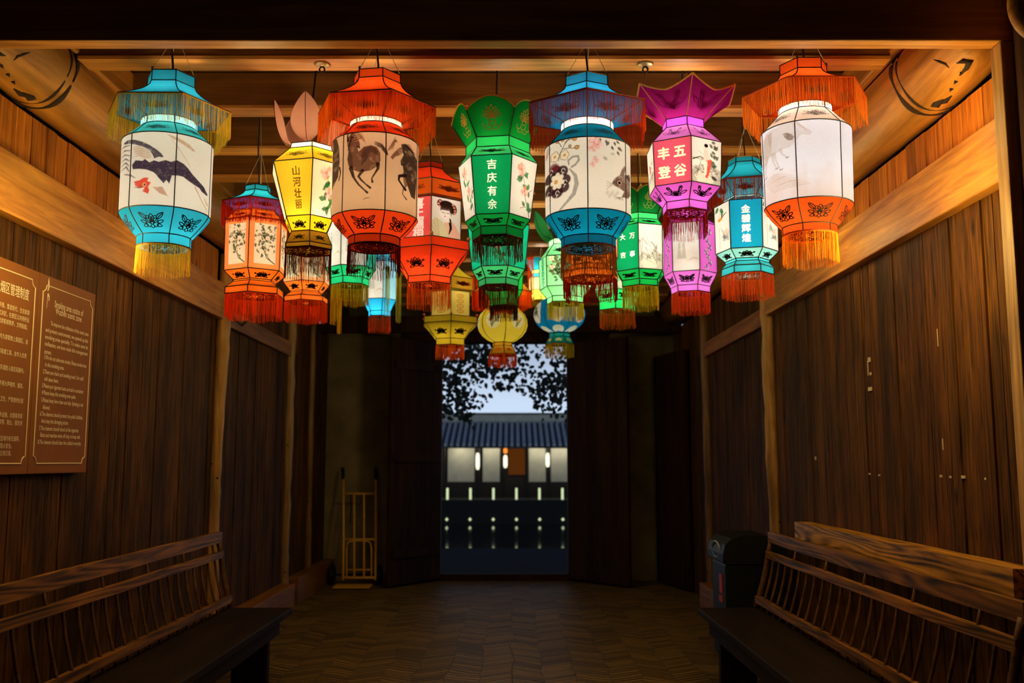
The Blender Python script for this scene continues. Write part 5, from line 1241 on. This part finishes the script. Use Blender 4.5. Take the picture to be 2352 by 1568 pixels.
def lady(c):
    W_, H = c.W, c.H
    c.put(np.clip(c.Y/c.H, 0, 1)*.3, srgb(190, 196, 170))
    hair, skin = srgb(40, 24, 20), srgb(246, 236, 226)
    c.poly([(W_*.3, H), (W_*.42, H*.62), (W_*.62, H*.5), (W_*.8, H*.62), (W_*.97, H*.82), (W_, H)], srgb(232, 176, 150), .95, .3, .08)
    c.poly([(0, H), (0, H*.62), (W_*.14, H*.5), (W_*.34, H*.56), (W_*.5, H*.72), (W_*.6, H)], srgb(210, 206, 160), .9, .2, .1)
    for i in range(7): a = -.2+i*.26; c.line([(W_*.3, H*1.02), (W_*.3-W_*.5*math.cos(a), H*1.02-H*.5*math.sin(a))], 1, srgb(206, 110, 70), .8)
    c.line([(W_*.62, H*.52), (W_*.66, H*.72), (W_*.6, H*.86)], [7, 6, 2], hair)
    c.ell(W_*.46, H*.36, W_*.2, H*.16, skin, 1, .1, .1); c.poly([(W_*.44, H*.46), (W_*.6, H*.46), (W_*.62, H*.58), (W_*.46, H*.58)], skin)
    c.ell(W_*.5, H*.16, W_*.26, H*.11, hair, 1, 0, .15); c.ell(W_*.28, H*.14, W_*.1, H*.1, hair, 1, .3, .2); c.ell(W_*.74, H*.24, W_*.13, H*.14, hair, 1, -.2, .15); c.poly([(W_*.3, H*.2), (W_*.7, H*.2), (W_*.68, H*.42), (W_*.6, H*.3), (W_*.34, H*.3), (W_*.3, H*.34)], srgb(60, 36, 24), .95, .3, .3)
    for x, y in ((.24, .16), (.29, .1), (.27, .22), (.73, .14), (.77, .2), (.8, .27), (.79, .33)): c.ell(W_*x, H*y, W_*.05, H*.026, srgb(236, 150, 130), .95, 0, .3)
    for x in (.4, .56): c.line([(W_*(x-.05), H*.36), (W_*(x+.04), H*.365)], 1.3, hair)
    c.ell(W_*.46, H*.45, W_*.03, H*.012, srgb(200, 50, 50)); c.line([(W_*.47, H*.37), (W_*.45, H*.41)], .8, srgb(180, 140, 120), .7)
def banner(c):
    lettered('喜上眉梢', srgb(252, 236, 226), .36, .16, .235, .045, .6, srgb(238, 74, 76))(c); c.put(c.noise(.05, 3)*.25, srgb(250, 150, 140))
banner.step = .55
RO = srgb(236, 62, 22)
L12 = tray_lantern('red-orange lantern with a wide bowl, a painted lady and a pink panel of characters', 4.95, 986, 27,
    (379, 32), (392, 33), (432, 89), (468, 91), (470, 80), (562, 80), (563, 100), (583, 101), (640, 55), (655, 55), 54, RO, srgb(236, 100, 28), WHITE, RO, srgb(206, 112, 34),
    {1: lady, 0: banner}, ballc=srgb(150, 96, 40), cordkw=dict(sc=(.6, .4, .15))).finish()
def gourds(c):
    for i in range(4):
        y = c.H*(.2+.2*i); c.line(arc(c.W*.5, y, c.W*.17, 0, 360, 12, c.H*.07), 1.6, srgb(190, 90, 30), .9); c.ell(c.W*.5, y, c.W*.08, c.H*.03, srgb(226, 130, 40), .7)
YL = srgb(232, 200, 44)
L16 = tray_lantern('yellow lantern with a wide bowl and orange fringe, hung low over the doorway', 7.2, 1034, 28,
    (606, 20), (613, 21), (645, 62), (672, 63), (674, 50), (731, 50), (732, 69), (746, 69), (780, 37), (794, 37), 31, YL, srgb(238, 180, 50), srgb(238, 214, 100), YL, srgb(252, 112, 36), {'*': gourds}, ballc=srgb(236, 100, 40), watts=(.8, .3)).finish()

# green and purple ones --------------------------------------------------------
L21 = crown_lantern('green scalloped-crown lantern with four white characters and yellow fringe, beyond the purple one', 5.2, 1470, 33,
    (460, 74), (499, 49), (512, 49), (526, 61), (627, 60), (647, 46), (661, 46), 50, srgb(16, 120, 44), srgb(60, 220, 110), srgb(40, 190, 90), WHITE, srgb(16, 150, 60), srgb(236, 186, 40),
    {-1: squared('万事大吉', srgb(240, 248, 230), srgb(14, 150, 90), .26, (.72, .3), (.26, .66), .03), 0: ink_scene(31)}, lob(.05), cmc=srgb(140, 170, 90), trimc=srgb(150, 130, 40), cordkw=dict(sc=(.6, .5, .15))).finish()
GT = srgb(20, 190, 140)
L13 = crown_lantern('teal green lantern with dark red fringe hanging directly below and beyond the green crown lantern', 5.25, 1145, 9,
    (450, 84), (486, 52), (500, 52), (520, 71), (620, 61), (644, 47), (659, 46), 48, srgb(16, 120, 60), GT, GT, GT, srgb(70, 200, 120), srgb(110, 34, 16), {0: spray(61, PINKF, srgb(226, 90, 70), LEAFG, srgb(110, 84, 60))}, lob(.04)).finish()
L23 = crown_lantern('purple lantern with orange-red fringe and a misty painted panel, below the purple star-crown one', 5.75, 1584, 9,
    (470, 66), (496, 44), (508, 44), (522, 62), (631, 62), (660, 46), (674, 45), 48, srgb(150, 50, 150), PUR, PUR, srgb(206, 96, 196), srgb(214, 110, 206), srgb(250, 96, 38), {0: mist(7), 1: purple_side, -1: purple_side}, lob(.03), cmot='rose', bmot='peony').finish()
L22 = crown_lantern('bright mint green lantern with orange fringe, low beyond the green one with four characters', 6.2, 1417, 35,
    (540, 64), (566, 42), (576, 42), (590, 58), (672, 56), (694, 45), (714, 45), 40, srgb(20, 140, 60), srgb(60, 220, 120), srgb(60, 220, 120), srgb(150, 236, 180), srgb(40, 214, 104), srgb(250, 96, 38), {0: ink_scene(71)}, lob(.03)).finish()
L10 = crown_lantern('turquoise lantern with yellow fringe and corner tassels, behind the orange horse lantern', 5.6, 806, 52,
    (440, 70), (470, 46), (484, 46), (500, 62), (618, 58), (640, 44), (656, 44), 45, srgb(20, 140, 120), srgb(40, 190, 170), srgb(40, 190, 170), srgb(20, 190, 160), srgb(30, 180, 110), srgb(226, 170, 40), {0: mist(9), -1: mist(10)}, lob(.03))
for k, f, ln in ((1, .2, 70), (1, .75, 92), (2, .5, 58)):
    p = L10.ring(6, k, np.array([f]))[0]; L10.tassel(p-np.array([0, 0, .06]), ln/L10.px*1.0, srgb(226, 176, 40), .012)
L10.finish()
L11 = crown_lantern('small sky blue lantern with red fringe and long yellow tassels, beyond the horse lantern', 6.9, 873, 20,
    (560, 50), (584, 30), (594, 30), (606, 42), (690, 40), (716, 27), (727, 27), 38, srgb(30, 150, 200), srgb(60, 190, 226), srgb(60, 190, 226), srgb(150, 214, 236), srgb(36, 170, 226), srgb(250, 96, 44), {0: mist(11), -1: mist(12)}, lob(.02), bmot=None, watts=(.6, .6))
for dx, v0, v1 in ((15, 600, 722), (41, 612, 737)):
    q = P(873+dx, v0, 6.75); L11.tassel(np.array([q.x, 6.8, q.z]), (v1-v0)/L11.px, srgb(206, 176, 60), .018)
L11.finish()
L14 = crown_lantern('dark green lantern tucked between the teal green lantern and the yellow globe', 6.2, 1157, 14,
    (560, 56), (584, 34), (594, 34), (604, 46), (668, 44), (690, 33), (704, 33), 32, srgb(10, 110, 40), GR1, GR1, srgb(20, 170, 60), srgb(20, 150, 50), srgb(70, 40, 16), None, lob(.02), bmot=None, smot=None).finish()
L15 = hat_lantern('orange-fringed lantern with long red tassels behind the teal green lantern', 6.75, 1152, 12,
    (600, 26), (608, 27), (672, 70), (676, 26), (680, 26), (684, 32), (698, 32), (704, 26), None, (710, 26), 12,
    srgb(246, 170, 40), srgb(250, 130, 50), srgb(240, 110, 30), srgb(250, 150, 60), srgb(248, 116, 34), srgb(246, 96, 20), srgb(236, 80, 24), 38, shape='h', mot=(None, None), shoulder_motif=None)
for u, v0, v1 in ((1092, 622, 714), (1219, 580, 694)):
    q = P(u, v0, 6.7); L15.tassel(np.array([q.x, 6.72, q.z]), (v1-v0)/L15.px, srgb(226, 70, 26), .021)
L15.finish()
L19 = bud_lantern('pale green lantern with leaf-like petals and yellow fringe, behind the blue rabbit lantern', 5.9, 1298, 13,
    (553, 38), (566, 38), (596, 62), (664, 60), (684, 43), None, (697, 43), 37, srgb(60, 170, 90), srgb(150, 226, 160), srgb(130, 220, 150), srgb(150, 226, 160), srgb(130, 220, 140), srgb(226, 170, 40),
    {0: garden(81), -1: lettered('春夏秋冬', srgb(60, 150, 110), .4, .16, .22, .03)}, (62, 26, .95), petrot=150, bmot=None).finish()

# globes -----------------------------------------------------------------------
def globe_lantern(label, Y, cx, rot, vc, R, rv, neck, foot, fr_px, col, footc, fr, medal, watts=(.7,), rib=BLACK, footm=None):
    n = 9; rows = []
    for i in range(n):
        a = PI*(.16+.73*i/(n-1)); rows.append((vc-rv*math.cos(a), R*math.sin(a), 'r'))
    rows += [(neck[0], neck[2], 'h'), (neck[1], neck[2]*.98, 'h'), (foot[0]-3, foot[1]*.93, 'h'), (foot[0], foot[1], 'h')]
    L_ = Lantern(label, Y, cx, vc, rot, rows); nl = len(rows)-1
    L_.rows = [(z, r, s) for z, r, s in L_.rows]
    for i in range(n-1):
        mb = L_.mb('shade')
        H0 = L_.vr[0]; Ht = L_.vr[n-1]-L_.vr[0]
        for k in range(6):
            nu, nv = 40, max(4, int(abs(L_.vr[i+1]-L_.vr[i])/1.1))
            f, t = np.meshgrid(np.linspace(0, 1, nu+1), np.linspace(0, 1, nv+1))
            V = L_.pos(i, i+1, k, f, t).reshape(-1, 3)
            cv = Canvas((f.ravel()-.5)*R*1.05*np.interp(L_.vr[i]+t.ravel()*(L_.vr[i+1]-L_.vr[i]), L_.vr[:n], np.array(L_.Rpx[:n])/R), L_.vr[i]+t.ravel()*(L_.vr[i+1]-L_.vr[i])-vc, R, 2*rv, col)
            medal(cv, k); idx = np.arange((nu+1)*(nv+1)).reshape(nv+1, nu+1)
            mb.add(V, np.stack([idx[:-1, :-1], idx[1:, :-1], idx[1:, 1:], idx[:-1, 1:]], -1).reshape(-1, 4), cv.C)
    L_.seg('base', n-1, n, footc); L_.seg('base', n, n+1, footc)
    L_.seg('base', n+1, n+2, footc, motif=None, curve=.7, tsub=4, fsub=4); L_.seg('base', n+2, n+3, footc, motif=None)
    L_.disc(nl, footc)
    L_.wires([(0, rib), (n-1, rib), (n, rib), (n+1, rib), (nl, srgb(120, 50, 20))], [(i, i+1, 1, rib) for i in range(n+1)]+[(n+1, n+2, .7, rib)])
    if footm:
        mb = L_.mb('base')
        for k in range(6):
            for L2 in MOT['lotus']:
                L2 = np.asarray(L2); L_.ribbon(mb, n+1, n+2, k, .5+.28*L2[:, 0], .5+.3*L2[:, 1], 1.6, footm, .7, None, False)
    L_.fringe('base_fringe', nl, fr_px, fr); L_.cord(0, **dict()); L_.bulb((.62, .13), (watts[0], .12), (1, .9, .76))
    return L_
def orchids(c, k):
    c.ell(0, -4, 19, 21, srgb(240, 226, 170), .95, 0, .12)
    rd = random.Random(k)
    for i in range(7): a = rd.uniform(-.9, .9); c.line([(-4, 12), (10*math.sin(a), 0), (24*math.sin(a), -16*math.cos(a)+4)], [2, 1.6, .6], srgb(90, 130, 70), .8)
    for i in range(3): c.ell(rd.uniform(-9, 9), rd.uniform(-15, 0), 4, 3.4, srgb(232, 130, 90), .85, 0, .5)
L17 = globe_lantern('yellow globe lantern with painted orchids and red fringe, low over the doorway', 7.2, 1154, 22, 744, 58, 46, (787, 795, 24), (815, 35), 28, srgb(236, 210, 60), srgb(240, 176, 40), srgb(250, 100, 36), orchids, footm=srgb(200, 110, 30)).finish()
def medallions(c, k):
    c.ell(0, -2, 20, 25, srgb(236, 226, 196), .97, 0, .08); rd = random.Random(k+9)
    if k % 2: c.blossom(0, 2, 12, srgb(244, 190, 140), srgb(226, 120, 60), k); c.blossom(-4, -10, 8, srgb(250, 220, 170), srgb(226, 140, 60), k+1)
    else:
        for i in range(8): c.poly([(rd.uniform(-13, 13), rd.uniform(-18, 16)) for _ in range(5)], srgb(60, 70, 60), .7, .7, .2, i)
    c.ell(0, 34, 14, 6, srgb(206, 214, 180), .95, 0, .15); c.ell(-7, 36, 6, 5, srgb(206, 214, 180), .95, 0, .2); c.ell(7, 36, 6, 5, srgb(206, 214, 180), .95, 0, .2)
    c.ell(0, -38, 12, 6, srgb(206, 214, 180), .9, 0, .2)
L18 = globe_lantern('blue globe lantern with white flower medallions and yellow fringe, low over the doorway', 7.0, 1285, 5, 723, 60, 44, (766, 774, 24), (791, 33), 31, srgb(14, 130, 180), srgb(20, 150, 130), srgb(226, 178, 36), medallions, footm=srgb(214, 206, 160)).finish()
L25 = crown_lantern('little teal and yellow lantern glimpsed beyond the pale green one', 7.7, 1240, 20,
    (600, 34), (622, 20), (630, 20), (640, 27), (668, 26), (684, 18), (690, 18), 14, srgb(30, 150, 170), srgb(200, 190, 90), srgb(60, 160, 170), srgb(190, 190, 120), srgb(200, 180, 60), srgb(190, 160, 40), None, lob(.02), bmot=None, smot=None, cmot=None).finish()
L26 = crown_lantern('little teal lantern glimpsed behind the yellow lantern with the wide bowl', 8.0, 1022, 20,
    (600, 38), (620, 22), (628, 22), (636, 32), (672, 30), (690, 20), (698, 20), 40, srgb(20, 130, 170), srgb(20, 130, 170), srgb(20, 140, 170), srgb(30, 150, 180), srgb(20, 120, 160), srgb(150, 40, 20), None, lob(.02), bmot=None, smot=None, cmot=None).finish()
